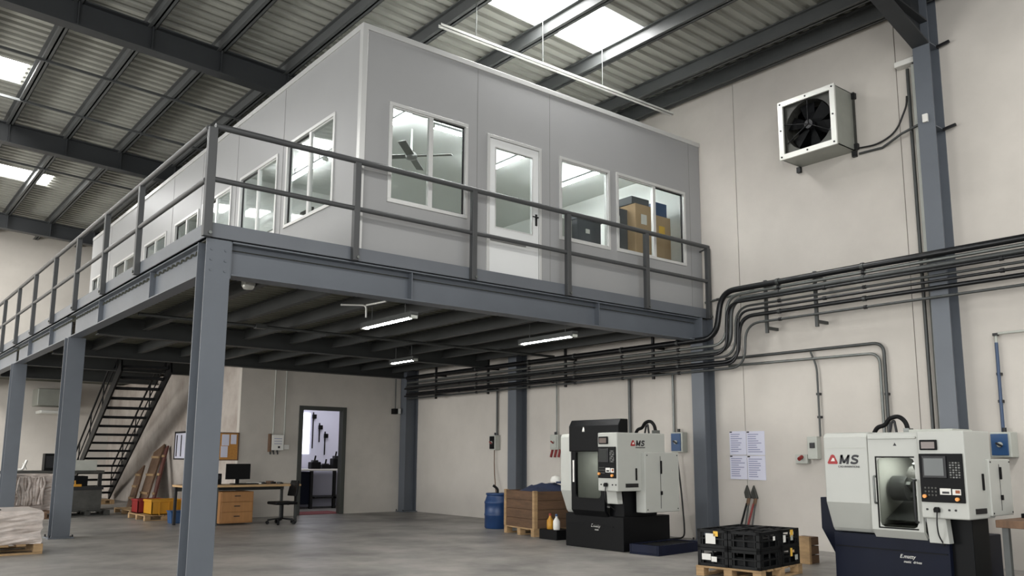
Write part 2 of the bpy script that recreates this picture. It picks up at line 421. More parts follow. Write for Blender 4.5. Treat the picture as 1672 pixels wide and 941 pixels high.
# ------------------------------------------------------------------ mezzanine frame
def ibeam(name, lab, p0, p1, w, z0, z1, m, group=None, stiff=0, cat='beam'):
    t = thing(name, lab, cat, ((p0[0] + p1[0]) / 2, (p0[1] + p1[1]) / 2, z0), group)
    alongx = abs(p1[0] - p0[0]) > abs(p1[1] - p0[1])
    def bx(a, bb, lo, hi, u0=0.0, u1=1.0):
        if alongx: return MB().box(p0[0] + (p1[0] - p0[0]) * u0, p0[0] + (p1[0] - p0[0]) * u1, p0[1] + a, p0[1] + bb, lo, hi)
        return MB().box(p0[0] + a, p0[0] + bb, p0[1] + (p1[1] - p0[1]) * u0, p0[1] + (p1[1] - p0[1]) * u1, lo, hi)
    bx(-.006, .006, z0 + .014, z1 - .014).build('web', m, t)
    bx(-w / 2, w / 2, z0, z0 + .014).build('flange', m, t); bx(-w / 2, w / 2, z1 - .014, z1).build('flange', m, t)
    for k in range(stiff):
        u = (k + .7) / (stiff + .4); e = .006 / max(abs(p1[0] - p0[0]), abs(p1[1] - p0[1]))
        bx(-w / 2 + .01, w / 2 - .01, z0 + .014, z1 - .014, u - e, u + e).build('stiffener', m, t)
    return t
ibeam('mezzanine_beam', 'long blue-grey front beam of the mezzanine under the cabin', (.25, .1), (7.2, .1), .2, 2.87, 3.2, M_steel, 'mezzanine edge beams', stiff=2)
for (a, c, lab) in ((.27, 5.72, 'grey side beam between the near corner column and the second column'), (5.99, 10.39, 'grey side beam between the second and third columns'), (10.66, 17.9, 'grey side beam beyond the third column to the far end')):
    ibeam('mezzanine_beam', lab, (.085, a), (.085, c), .15, 2.87, 3.2, M_steel, 'mezzanine edge beams', stiff=2)
MB_ = MB().box(-.012, 7.44, -.012, .02, 3.205, 3.353).box(-.012, 7.44, -.012, .06, 3.205, 3.215)
tag(MB_.build('toe_board', M_steelD, bevel=.002), 'blue-grey channel edging along the front of the mezzanine floor', 'edging', 'mezzanine floor edging')
MB_ = MB().box(-.012, .02, .021, 17.9, 3.205, 3.353).box(-.012, .06, .062, 17.9, 3.205, 3.215)
tag(MB_.build('toe_board', M_steelD, bevel=.002), 'grey channel edging along the left side of the mezzanine floor', 'edging', 'mezzanine floor edging')
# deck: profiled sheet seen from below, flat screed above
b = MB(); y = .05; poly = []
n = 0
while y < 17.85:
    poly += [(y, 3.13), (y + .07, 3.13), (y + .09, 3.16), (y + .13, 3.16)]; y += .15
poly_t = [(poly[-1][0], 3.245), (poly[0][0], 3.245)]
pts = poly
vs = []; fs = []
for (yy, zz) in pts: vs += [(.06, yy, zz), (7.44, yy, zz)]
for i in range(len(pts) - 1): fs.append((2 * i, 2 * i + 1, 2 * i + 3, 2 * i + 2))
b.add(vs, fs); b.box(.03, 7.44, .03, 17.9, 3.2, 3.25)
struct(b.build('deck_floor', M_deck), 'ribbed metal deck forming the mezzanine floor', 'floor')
# joists along Y, cross beams along X
jx = [.85, 1.6, 2.35, 3.1, 3.85, 4.6, 5.35, 6.1, 6.85]
for i, x in enumerate(jx):
    b = MB(); y0, y1 = .21, 8.2
    for (a, c) in ((.21, 5.0), (5.2, 8.2)):
        b.box(x - .004, x + .004, a, c, 2.97, 3.125).box(x - .04, x + .04, a, c, 2.96, 2.97).box(x - .04, x + .04, a, c, 3.115, 3.125)
    tag(b.build('floor_joist', M_joist), 'dark floor joist under the mezzanine, %s from the near corner column' % ORD[i], 'joist', 'mezzanine floor joists')
for i, (y, lab) in enumerate(((5.1, 'deep dark cross beam under the mezzanine in front of the doorway wall'), (8.1, 'dark cross beam along the top of the doorway wall'), (10.52, 'dark cross beam at the third column above the stairs'), (13.6, 'far dark cross beam under the mezzanine end'))):
    ibeam('cross_beam', lab, (.24, y), (7.2 if y < 8.3 else 3.55, y), .16, 2.86, 3.125, M_joist, 'mezzanine cross beams')

# ------------------------------------------------------------------ guard rails
t = thing('guard_rail', 'dark grey pipe guard rail along the front edge of the mezzanine', 'railing', (3.7, -.03, 3.2), 'mezzanine guard rails')
for i, x in enumerate((-.02, 1.53, 3.07, 4.57, 6.05, 7.4)):
    w = .034 if i else .042
    pb = MB().box(x - w, x + w, -.075, -.013, 3.2, 4.27).build('post', M_rail, t, .004)
    MB().cyl((x + .02, -.075, 3.235), (x + .02, -.09, 3.235), .016, 8).build('bolt', M_galv, pb)
MB().tube([(.0, -.045, 4.29), (7.42, -.045, 4.29)], .032, 10).build('top_rail', M_rail, t)
MB().tube([(.0, -.045, 3.765), (7.42, -.045, 3.765)], .026, 10).build('mid_rail', M_rail, t)
MB().bar((7.4, -.03, 4.27), (7.4, .12, 4.24), .02, .02).build('wall_bracket', M_rail, t)
t = thing('guard_rail', 'dark grey guard rail along the left side of the mezzanine', 'railing', (-.03, 9, 3.2), 'mezzanine guard rails')
for y in (2.2, 3.73, 5.3, 6.86, 8.5, 10.1, 11.7, 13.25, 14.8, 16.4):
    pb = MB().box(-.075, -.013, y - .034, y + .034, 3.2, 4.25).build('post', M_rail, t, .004)
    MB().cyl((-.075, y, 3.235), (-.09, y, 3.235), .016, 8).build('bolt', M_galv, pb)
MB().tube([(-.045, -.01, 4.27), (-.045, 17.8, 4.27)], .03, 10).build('top_rail', M_rail, t)
MB().tube([(-.045, -.01, 3.755), (-.045, 17.8, 3.755)], .026, 10).build('mid_rail', M_rail, t)

# ------------------------------------------------------------------ office cabin
CX, CY, CZ = 1.625, .1, 5.94
cab = thing('office_cabin', 'grey panelled office cabin with aluminium windows on top of the mezzanine', 'office', (4.5, 6, 3.25))
FW = [(1.975, 3.07, 3.965, 5.14), (4.55, 5.485, 3.965, 5.095), (5.615, 7.08, 3.975, 5.11)]
FD = (3.36, 4.235, 3.25, 5.11)
LW = [(.70, 2.03, 4.0, 5.12), (2.3, 3.6, 4.0, 5.07), (3.92, 5.16, 4.0, 5.05), (5.32, 6.5, 4.0, 5.02), (6.95, 8.25, 4.0, 5.0), (8.75, 10.4, 4.0, 5.0), (11.2, 12.2, 4.0, 5.0)]
CB = 12.4
MB().panel('y', CY, CY + .05, CX, WX - .01, 3.25, CZ, FW + [FD]).build('front_panel', M_cabin, cab)
MB().panel('x', CX, CX + .05, CY + .05, CB, 3.25, CZ, LW).build('side_panel', M_cabin, cab)
MB().box(CX, WX - .01, CB, CB + .05, 3.25, CZ).build('end_panel', M_cabin, cab)
MB().box(CX + .05, WX - .01, CY + .05, CB, 5.66, 5.7).build('ceiling_panel', M_white, cab)
MB().box(CX + .052, CX + .06, CY + .06, CB, 3.25, 3.98).build('inner_lining', M_white, cab)
MB().box(CX + .06, WX - .02, 5.24, 5.3, 3.25, 5.66).build('inner_partition', M_white, cab)
MB().box(CX + .06, WX - .02, 8.44, 8.5, 3.25, 5.66).build('inner_partition', M_white, cab)
MB().box(WX - .03, WX - .012, CY + .06, CB, 3.25, 5.66).build('inner_lining', M_white, cab)
MB().box(CX - .018, CX + .05, CY - .018, CY + .05, 3.25, CZ + .03).build('corner_trim', M_alu, cab, .003)
MB().box(CX + .05, WX - .01, CY - .02, CY + .06, CZ - .035, CZ + .03).build('top_trim', M_alu, cab, .003)
MB().box(CX - .02, CX + .06, CY + .05, CB, CZ - .035, CZ + .03).build('top_trim', M_alu, cab, .003)
for x in (1.85, 3.2, 4.4, 5.55, 7.2): pass
for y in (2.16, 3.76, 5.24, 6.7, 8.5, 10.8): MB().box(CX - .003, CX + .001, y - .004, y + .004, 3.25, CZ - .04).build('panel_joint', M_key, cab)
for x in (3.215, 4.39, 7.2): MB().box(x - .003, x + .003, CY - .002, CY + .001, 3.25, CZ - .04).build('panel_joint', M_key, cab)
def frame_win(axis, pos, h, mull, out=.018, label=None):
    u0, u1, z0, z1 = h; f = .04
    def bx(m, a, c, lo, hi, p0, p1):
        return m.box(a, c, p0, p1, lo, hi) if axis == 'y' else m.box(p0, p1, a, c, lo, hi)
    m = MB(); p0, p1 = pos - out, pos + .065
    bx(m, u0, u1, z0, z0 + f, p0, p1); bx(m, u0, u1, z1 - f, z1, p0, p1); bx(m, u0, u0 + f, z0 + f, z1 - f, p0, p1); bx(m, u1 - f, u1, z0 + f, z1 - f, p0, p1)
    w = m.build('window', M_alu, cab, .003)
    us = [u0 + f] + list(mull) + [u1 - f]
    for k, mu in enumerate(mull):
        q = MB(); bx(q, mu - .028, mu + .028, z0 + f, z1 - f, pos - .006, pos + .04); q.build('mullion', M_alu, w, .002)
    for k in range(len(us) - 1):
        a, c = us[k], us[k + 1]; off = .008 if k % 2 == 0 else .026
        q = MB(); s = .016
        bx(q, a, a + s, z0 + f, z1 - f, pos + off - .006, pos + off + .012); bx(q, c - s, c, z0 + f, z1 - f, pos + off - .006, pos + off + .012)
        bx(q, a, c, z0 + f, z0 + f + s, pos + off - .006, pos + off + .012); bx(q, a, c, z1 - f - s, z1 - f, pos + off - .006, pos + off + .012)
        q.build('sash', M_dark if k % 2 else M_alu, w)
        q = MB(); bx(q, a + .004, c - .004, z0 + f, z1 - f, pos + off, pos + off + .004); q.build('pane', M_glass, w)
    return w
frame_win('y', CY, FW[0], [2.545]); frame_win('y', CY, FW[1], []); frame_win('y', CY, FW[2], [6.40])
for h in LW: frame_win('x', CX, h, [(h[0] + h[1]) / 2])
# cabin door
u0, u1, z0, z1 = FD
m = MB().box(u0, u0 + .04, CY - .02, CY + .07, z0, z1).box(u1 - .04, u1, CY - .02, CY + .07, z0, z1).box(u0 + .04, u1 - .04, CY - .02, CY + .07, z1 - .04, z1)
dr = m.build('door', M_alu, cab, .003)
MB().panel('y', CY - .004, CY + .036, u0 + .045, u1 - .045, z0 + .01, z1 - .045, [(3.5, 4.085, 3.95, 4.955)]).build('leaf', M_doorw, dr, 0)
q = MB().box(3.488, 3.5, CY - .01, CY, 3.94, 4.967).box(4.085, 4.097, CY - .01, CY, 3.94, 4.967).box(3.5, 4.085, CY - .01, CY, 3.938, 3.95).box(3.5, 4.085, CY - .01, CY, 4.955, 4.967)
q.build('glazing_bead', M_alu, dr)
MB().box(3.5, 4.085, CY + .01, CY + .016, 3.95, 4.955).build('pane', M_glass, dr)
MB().box(3.42, 3.98, CY - .012, CY - .004, 3.765, 3.785).build('kick_rail', M_key, dr)
MB().box(4.135, 4.165, CY - .014, CY - .004, 4.07, 4.22).tube([(4.15, CY - .014, 4.17), (4.15, CY - .05, 4.17), (4.06, CY - .05, 4.17)], .009, 8).build('handle', M_dark, dr)
# cabin lamps (fittings hang under the cabin ceiling)
def ceiling_lamp(lab, x, y, z, L, ztop, group, em, along='y', drop=True, name='tube_lamp'):
    t = thing(name, lab, 'lamp', (x, y, z), group)
    def bx(u, w, lo, hi): return MB().box(x - w, x + w, y - u, y + u, lo, hi) if along == 'y' else MB().box(x - u, x + u, y - w, y + w, lo, hi)
    hz = bx(L / 2, .05, z + .02, z + .06)
    if em is M_otube: hz = bx(L / 2, .02, z + .018, z + .06)
    elif along == 'y': hz.box(x - .05, x - .043, y - L / 2, y + L / 2, z - .004, z + .02).box(x + .043, x + .05, y - L / 2, y + L / 2, z - .004, z + .02)
    else: hz.box(x - L / 2, x + L / 2, y - .05, y - .043, z - .004, z + .02).box(x - L / 2, x + L / 2, y + .043, y + .05, z - .004, z + .02)
    hz.build('housing', M_galvd, t)
    bx(L / 2 - .03, .036, z - .008, z + .018).build('diffuser', em, t, .006)
    for s in (-1, 1):
        u = s * (L / 2 - .025)
        (MB().box(x - .042, x + .042, y + u - .025, y + u + .025, z - .016, z + .03) if along == 'y' else MB().box(x + u - .025, x + u + .025, y - .042, y + .042, z - .016, z + .03)).build('end_cap', M_boxgrey, t)
    if drop:
        for s in (-1, 1):
            u = s * L * .33
            (MB().cyl((x, y + u, z + .06), (x, y + u, ztop), .006, 6) if along == 'y' else MB().cyl((x + u, y, z + .06), (x + u, y, ztop), .006, 6)).build('hanger', M_galvd, t)
    return t
G = 'tube lamps in the office cabin'
ceiling_lamp('glowing tube lamp behind the left pane of the front window', 2.8, 1.35, 5.52, 1.2, 5.66, G, M_otube)
ceiling_lamp('glowing tube lamp behind the right pane of the front window', 3.75, 1.2, 5.52, 1.0, 5.66, G, M_otube, 'x')
ceiling_lamp('glowing tube lamp seen through the cabin door glass', 4.92, 1.75, 5.52, 1.2, 5.66, G, M_otube)
ceiling_lamp('glowing tube lamp seen through the single front window right of the cabin door', 6.27, 1.65, 5.52, 1.4, 5.66, G, M_otube)
ceiling_lamp('glowing tube lamp seen through the side window nearest the cabin corner', 2.75, 3.9, 5.52, 1.3, 5.66, G, M_otube)
ceiling_lamp('glowing tube lamp in the second cabin room behind the side windows', 3.0, 6.9, 5.52, 1.3, 5.66, G, M_otube)
ceiling_lamp('glowing tube lamp in the last cabin room at the far end', 3.0, 10.2, 5.52, 1.3, 5.66, G, M_otube)
# things inside the cabin seen through the glass
def simple_box(name, lab, cat, m, x0, x1, y0, y1, z0, z1, lid=None, group=None, bevel=.006, tape=None, tapem=None):
    t = thing(name, lab, cat, ((x0 + x1) / 2, (y0 + y1) / 2, z0), group)
    MB().box(x0, x1, y0, y1, z0, z1 - (.05 if lid else 0)).build('body', m, t, bevel)
    if lid: MB().box(x0 - .012, x1 + .012, y0 - .012, y1 + .012, z1 - .06, z1).build('lid', lid, t, bevel)
    if tape: MB().box(*tape).build('label_patch', tapem or M_label, t)
    return t
t = thing('work_table', 'white table inside the cabin below the right-hand front windows', 'table', (5.9, .7, 3.25))
MB().box(4.6, 7.3, .3, 1.2, 3.9, 3.94).build('top', M_doorw, t, .004)
for x in (4.65, 7.2):
    for y in (.35, 1.12): MB().box(x, x + .05, y, y + .05, 3.25, 3.9).build('leg', M_galv, t)
simple_box('archive_box', 'dark grey archive box with a round finger hole behind the single front window', 'box', M_cardg, 5.2, 5.66, .45, .85, 3.94, 4.5, M_cardg, tape=(5.36, 5.43, .438, .45, 4.26, 4.32))
simple_box('file_box', 'pale grey file box left of the dark archive box', 'box', M_boxgrey, 4.96, 5.15, .5, .85, 3.94, 4.42)
simple_box('cardboard_box', 'tall brown carton with one dark side behind the right-hand front window', 'box', M_card, 6.38, 6.78, .45, .95, 3.94, 4.9, tape=(6.5, 6.62, .444, .45, 4.6, 4.75), tapem=M_label)
simple_box('display_board', 'dark panel with white marks leaning on the tall brown carton', 'board', M_cardg, 6.05, 6.37, .6, .66, 3.94, 4.82, tape=(6.13, 6.2, .594, .6, 4.55, 4.7))
simple_box('equipment_case', 'dark grey case lying on top of the tall brown carton', 'case', M_cardg, 6.36, 6.74, .5, .9, 4.9, 5.02)
simple_box('cardboard_box', 'second brown carton beneath the blue box in the right-hand window', 'box', M_card, 6.82, 7.22, .5, .95, 3.94, 4.82, tape=(6.95, 7.08, .494, .5, 4.5, 4.66), tapem=M_ylabel)
simple_box('plastic_box', 'blue box on top of the second brown carton', 'box', M_blue, 6.95, 7.2, .55, .9, 4.82, 5.05)
simple_box('picture_panel', 'small brown and red framed panel behind the dark archive box', 'picture', M_oldwood, 5.72, 5.98, 1.0, 1.05, 3.94, 4.62, tape=(5.76, 5.94, .994, 1.0, 4.35, 4.55), tapem=M_card)
t = thing('ceiling_fan', 'four-bladed white ceiling fan behind the large front window', 'fan', (3.3, 1.75, 5.25))
MB().cyl((3.3, 1.75, 5.3), (3.3, 1.75, 5.66), .015, 8).build('rod', M_doorw, t)
MB().lathe([(.0, 0), (.07, .01), (.09, .05), (.05, .1), (0.0, .11)], (3.3, 1.75, 5.22), 16).build('hub', M_key, t)
for k in range(4):
    a = math.pi / 4 + k * math.pi / 2
    MB().obox((3.3 + .32 * math.cos(a), 1.75 + .32 * math.sin(a), 5.27), (.5, .11, .01), (.15, 0, a)).build('blade', M_key, t, .003)
t = thing('desk', 'white desk inside the cabin below the large front window', 'desk', (2.5, .7, 3.25))
MB().box(1.8, 3.1, .35, 1.0, 3.93, 3.97).build('top', M_doorw, t, .004)
for x in (1.85, 3.0): MB().box(x, x + .05, .4, .95, 3.25, 3.93).build('leg', M_galv, t)
simple_box('desk_phone', 'small black telephone on the desk at the lower left of the large front window', 'phone', M_black, 2.05, 2.2, .42, .6, 3.97, 4.03)
simple_box('paper_tray', 'white paper tray on the desk behind the large front window', 'tray', M_doorw, 2.35, 2.65, .5, .8, 3.97, 4.1)
t = thing('monitor_screen', 'black monitor on a shelf behind the side window nearest the corner', 'monitor', (1.95, 2.1, 4.0))
MB().box(1.93, 1.96, 1.9, 2.25, 4.06, 4.32).build('screen', M_black, t, .004); MB().box(1.92, 1.98, 2.0, 2.12, 3.97, 4.06).build('stand', M_black, t)
t = thing('side_bench', 'long pale bench inside the cabin along the side windows', 'bench', (1.95, 3.5, 3.25))
MB().box(1.7, 2.2, 1.2, 5.1, 3.93, 3.97).build('top', M_doorw, t, .004)
for y in (1.3, 3.1, 4.9): MB().box(1.75, 2.1, y, y + .05, 3.25, 3.93).build('leg', M_galv, t)
simple_box('desk_file', 'dark box file on the bench behind the side window nearest the corner', 'file', M_black, 1.8, 1.95, .95 + .3, 1.4, 3.97, 4.18)
simple_box('printer', 'grey printer on the bench behind the second side window', 'printer', M_key, 1.8, 2.1, 2.8, 3.2, 3.97, 4.2)
simple_box('bottle_carton', 'dark carton on the bench behind the third side window', 'carton', M_dark, 1.8, 1.95, 4.3, 4.45, 3.97, 4.25)

# ------------------------------------------------------------------ hanging channel, tubes and pipes under the mezzanine
t = thing('hanging_channel', 'long pale cable channel hanging by rods above the cabin front', 'channel', (4.9, .27, 6.4))
MB().box(2.75, 7.05, .24, .3, 6.38, 6.388).box(2.75, 7.05, .24, .246, 6.38, 6.42).box(2.75, 7.05, .294, .3, 6.38, 6.42).build('channel', M_fanframe, t)
for x in (3.3, 4.42, 5.55): MB().cyl((x, .27, 6.388), (x, .27, roof_z(x, 6.93)), .006, 6).build('rod', M_galv, t)
G = 'tube lamps under the mezzanine'
ceiling_lamp('lit tube lamp under the mezzanine nearest the big corner column', 2.4, .72, 2.72, 1.15, 2.965, G, M_tube)
ceiling_lamp('lit tube lamp under the mezzanine nearest the right wall', 4.79, .62, 2.72, 1.1, 3.14, G, M_tube)
ceiling_lamp('lit tube lamp under the mezzanine farthest back near the corner column', 4.71, 4.13, 2.72, .75, 3.14, G, M_tube)
tag(MB().tube([(.3, 3.3, 2.93), (7.3, 3.3, 2.93)], .022, 10).build('service_pipe', M_galvd), 'thin grey pipe crossing under the mezzanine in front of the deep cross beam', 'pipe')
t = thing('service_pipe', 'short bent white pipe branch beside the near tube lamp', 'pipe', (2.2, .9, 2.95))
MB().tube(fillet([(2.0, 1.15, 2.95), (2.25, .98, 2.95), (2.25, .98, 2.8)], .05), .012, 8).build('bend', M_fanframe, t)
MB().tube([(2.25, .98, 2.95), (2.3, .6, 2.95)], .012, 8).build('branch', M_fanframe, t)
t = thing('ceiling_lamp', 'small round bulkhead lamp under the mezzanine beside the corner column', 'lamp', (.755, .86, 2.95))
MB().box(.7, .81, .8, .92, 2.97, 3.13).build('mounting', M_fanframe, t)
MB().lathe([(.0, 0), (.05, .005), (.065, .03), (.065, .05)], (.755, .86, 2.93), 14).build('lens', M_fanframe, t)
t = thing('junction_box', 'small grey junction box on the pipe under the mezzanine', 'box', (1.9, 3.3, 2.9)); MB().box(1.82, 1.98, 3.25, 3.35, 2.9, 2.96).build('body', M_galvd, t, .004)

# ------------------------------------------------------------------ exhaust fan on the right wall
t = thing('exhaust_fan', 'square boxed exhaust fan with black blades high on the right wall', 'fan', (7.2, -2.04, 5.11))
FX0, FY0, FY1, FZ0, FZ1 = 6.98, -2.45, -1.62, 5.11, 5.92
h = MB().box(FX0 + .03, WX, FY0 + .01, FY1 - .01, FZ0 + .01, FZ0 + .02).box(FX0 + .03, WX, FY0 + .01, FY1 - .01, FZ1 - .02, FZ1 - .01)
h.box(FX0 + .03, WX, FY0 + .01, FY0 + .02, FZ0 + .01, FZ1 - .01).box(FX0 + .03, WX, FY1 - .02, FY1 - .01, FZ0 + .01, FZ1 - .01)
h.build('housing', M_fanhouse, t)
MB().box(WX - .02, WX - .005, FY0 + .02, FY1 - .02, FZ0 + .02, FZ1 - .02).build('back_plate', M_mblack, t)
fr = MB().panel('x', FX0, FX0 + .03, FY0, FY1, FZ0, FZ1, [(FY0 + .07, FY1 - .07, FZ0 + .07, FZ1 - .07)]).build('front_frame', M_fanframe, t)
yc, zc = (FY0 + FY1) / 2, (FZ0 + FZ1) / 2
for (yy, zz) in ((FY0 + .035, FZ0 + .035), (FY1 - .035, FZ0 + .035), (FY0 + .035, FZ1 - .035), (FY1 - .035, FZ1 - .035), (yc, FZ0 + .035), (yc, FZ1 - .035), (FY0 + .035, zc), (FY1 - .035, zc)):
    MB().cyl((FX0 + .001, yy, zz), (FX0 - .008, yy, zz), .012, 8).build('screw', M_dark, fr)
# shroud ring: square plate with round opening
n = 40; R = .335; vs = []; fs = []; hw = .35
for k in range(n):
    a = 2 * math.pi * k / n; c, s = math.cos(a), math.sin(a); q = hw / max(abs(c), abs(s))
    vs += [(FX0 + .06, yc + R * c, zc + R * s), (FX0 + .06, yc + q * c, zc + q * s), (FX0 + .22, yc + R * c, zc + R * s)]
for k in range(n):
    j = (k + 1) % n; fs += [(3 * k, 3 * j, 3 * j + 1, 3 * k + 1), (3 * k, 3 * k + 2, 3 * j + 2, 3 * j)]
MB().add(vs, fs).build('shroud', M_mach, t)
MB().cyl((FX0 + .05, yc, zc), (FX0 + .16, yc, zc), .06, 18).build('hub', M_dark, t, .006)
for k in range(6):
    a = k * math.pi / 3 + .35
    bl = MB(); c, s = math.cos(a), math.sin(a); tn = Vector((0, -s, c)); rd = Vector((0, c, s)); o = Vector((FX0 + .13, yc, zc))
    P = []
    for rr, hw2, tw in ((.06, .045, .5), (.18, .075, .38), (.31, .095, .28)):
        d = tn * math.cos(tw) + Vector((1, 0, 0)) * math.sin(tw)
        P.append((o + rd * rr - d * hw2, o + rd * rr + d * hw2))
    vs = []
    for p0, p1 in P:
        vs += [p0, p1, p0 + Vector((.006, 0, 0)), p1 + Vector((.006, 0, 0))]
    fs = [(0, 1, 3, 2), (8, 10, 11, 9)]
    for i in range(2):
        q = 4 * i; fs += [(q, q + 4, q + 5, q + 1), (q + 2, q + 3, q + 7, q + 6), (q, q + 2, q + 6, q + 4), (q + 1, q + 5, q + 7, q + 3)]
    bl.add(vs, fs).build('blade', M_mblack, t)
g = MB()
for a in (math.pi / 2, math.pi / 2 + 2.1, math.pi / 2 - 2.1, .25): g.cyl((FX0 + .045, yc, zc), (FX0 + .045, yc + .37 * math.cos(a), zc + .37 * math.sin(a)), .007, 6)
g.build('motor_support', M_dark, t)
for (yy, zz) in ((FY0 - .01, FZ1 - .06), (FY0 - .01, FZ0 + .06), (FY1, FZ0 - .03), (FY0 + .02, FZ0 - .03)):
    MB().box(WX - .05, WX - .001, yy - .03, yy + .03, zz - .04, zz + .04).build('bracket', M_dark, t, .004)
MB().box(WX - .03, WX - .015, FY0 - .02, FY0 + .01, FZ0, FZ1).build('wall_flange', M_mach, t)
tag(MB().tube(fillet([(7.43, -2.5, 5.14), (7.42, -2.75, 5.11), (7.42, -3.0, 5.2), (7.42, -3.15, 5.5), (7.42, -3.16, 5.62)], .2), .012, 8).build('fan_cable', M_cable), 'black cable rising from the exhaust fan to the vertical pipe', 'cable')
tag(MB().tube([(7.44, -2.49, 5.07), (7.44, -2.8, 5.06), (7.345, -3.1, 5.13), (7.345, -3.36, 5.19)], .016, 8).build('fan_conduit', M_galvd), 'short grey conduit from the exhaust fan to the tall column', 'conduit')
t = thing('wall_clip', 'small white clip box on the face of the tall column beside the fan', 'box', (7.19, -3.47, 5.15)); MB().box(7.165, 7.2, -3.5, -3.44, 5.12, 5.22).build('body', M_label, t, .004)
t = thing('wall_lamp', 'small pale bulkhead fitting on top of the vertical trunking', 'lamp', (7.4, -3.2, 5.97))
MB().obox((7.39, -3.2, 6.03), (.12, .26, .07), (0, 0, 0)).build('body', M_label, t, .008); MB().obox((7.4, -3.31, 6.03), (.1, .06, .1)).build('end_cap', M_dark, t, .006)
# vertical services beside the tall column
tag(MB().box(7.36, WX - .001, -3.345, -3.26, 3.58, 5.98).build('cable_trunking', M_boxgrey, bevel=.004), 'pale vertical trunking beside the tall column above the pipe bundle', 'trunking')
tag(MB().tube([(7.42, -3.285, 1.0), (7.42, -3.285, 3.58)], .03, 12).build('riser_pipe', M_galv), 'bright vertical pipe below the trunking beside the tall column', 'pipe')
tag(MB().tube([(7.41, -3.195, 1.0), (7.41, -3.195, 5.96)], .021, 10).build('riser_pipe', M_galvd), 'dark vertical pipe left of the trunking beside the tall column', 'pipe')

# ------------------------------------------------------------------ pipe bundle along the right wall
ZT = [3.51, 3.44, 3.37, 3.255, 3.11, 3.005]; ZL = [2.86, 2.755, 2.665, 2.58, 2.505, 2.41]; YV = [-.47, -.55, -.63, -.70, -.76, -.85]
RR = [.042, .022, .032, .017, .028, .017]; MM = [M_pipeb, M_galv, M_galvd, M_galvd, M_pipeb, M_galvd]
words = ['topmost thick black', 'second from top, pale', 'third from top, thick grey', 'fourth from top, thin grey', 'fifth from top, black', 'lowest thin grey']
for i in range(6):
    X = 7.155 - (.0 if i % 2 else .012)
    path = [(X, -7.5, ZT[i]), (X, YV[i] - .0, ZT[i]), (X, YV[i] + (.12 if i == 0 else .04), ZL[i]), (X, 7.94, ZL[i])]
    t = thing('conduit_pipe', words[i] + ' conduit of the bundle along the right wall' if ',' not in words[i] else words[i].split(',')[1].strip() + ' conduit, ' + words[i].split(',')[0] + ' of the bundle along the right wall', 'conduit', (X, 0, ZL[i] - .05), 'conduits in the wall bundle')
    MB().tube(fillet(path, .24, 8), RR[i], 12).build('pipe', MM[i], t)
    for y in (-5.6, -2.6, -1.4, .35, 1.5, 2.6, 3.8, 5.4, 6.8):
        z = ZT[i] if y < -.9 else ZL[i]
        MB().tube([(X, y - .02, z), (X, y + .02, z)], RR[i] + .008, 10).build('coupling', M_dark if i % 2 else M_galvd, t)
for k, (zt, zl, yv, r) in enumerate(((3.315, 2.62, -.6, .02), (3.18, 2.46, -.78, .018))):
    t = thing('conduit_pipe', ('upper' if k == 0 else 'lower') + ' of the two slim black conduits running in front of the wall bundle', 'conduit', (7.09, 0, zl - .03), 'conduits in the wall bundle')
    MB().tube(fillet([(7.09, -7.5, zt), (7.09, yv, zt), (7.09, yv + .04, zl), (7.09, 7.94, zl)], .2, 8), r, 12).build('pipe', M_pipeb, t)
    for y in (-4.2, -2.1, .9, 3.1, 5.9): MB().tube([(7.09, y - .02, zt if y < -.9 else zl), (7.09, y + .02, zt if y < -.9 else zl)], r + .008, 10).build('coupling', M_dark, t)
for k, y in enumerate((-5.4, -1.9, -1.15)):
    t = thing('pipe_support', ['hidden support rail far right of the tall column', 'vertical support rail holding the upper pipes midway to the tall column', 'vertical support rail of the upper pipes near their bends'][k], 'support', (7.3, y, 2.85), 'pipe support rails')
    MB().box(7.2, 7.235, y - .02, y + .02, 2.85, 3.58).build('rail', M_galvd, t)
    for z in (2.92, 3.5): MB().box(7.235, WX, y - .018, y + .018, z - .02, z + .02).build('arm', M_galvd, t)
for k, y in enumerate((.9, 2.9, 5.1, 6.9)):
    t = thing('pipe_support', 'dark support rail of the lower pipes, %s from the mezzanine beam end' % ORD[k], 'support', (7.3, y, 2.3), 'pipe support rails')
    MB().box(7.19, 7.225, y - .02, y + .02, 2.36, 3.12).build('rail', M_dark, t)
    for z in (2.45, 2.85): MB().box(7.225, WX, y - .018, y + .018, z - .02, z + .02).build('arm', M_dark, t)
def conduit(lab, path, r, m, rad=.15, clips=(), name='wall_conduit'):
    t = thing(name, lab, 'conduit', path[0], None)
    MB().tube(fillet(path, rad, 7), r, 10).build('pipe', m, t)
    for p in clips: MB().obox(p, (.05, .05, .03)).build('clip', M_dark, t)
    return t
conduit('upper of two grey conduits bending down to the large machine', [(7.42, -.3, 2.585), (7.42, -2.66, 2.585), (7.42, -2.66, 1.44)], .02, M_galvd, .14, [(7.435, -.7, 2.585), (7.435, -1.2, 2.585), (7.435, -2.3, 2.585), (7.435, -2.66, 1.95)])
conduit('lower of two grey conduits bending down to the large machine', [(7.42, -.35, 2.48), (7.42, -2.6, 2.46), (7.42, -2.6, 1.44)], .018, M_galv, .14, [(7.435, -1.0, 2.475), (7.435, -1.3, 2.473), (7.435, -2.0, 2.466)])
conduit('thin conduit dropping to the small wall switch left of the large machine', [(7.42, -1.66, 2.56), (7.42, -1.74, 2.36), (7.42, -1.74, 1.45)], .013, M_galvd, .1, [(7.435, -1.74, 2.0), (7.435, -1.74, 1.7)])
conduit('short pale conduit on the wall between the cabin corner and the pipe bends', [(7.42, .04, 3.46), (7.42, -.82, 3.52)], .016, M_galv, .1, [(7.43, -.2, 3.477), (7.43, -.55, 3.5)])
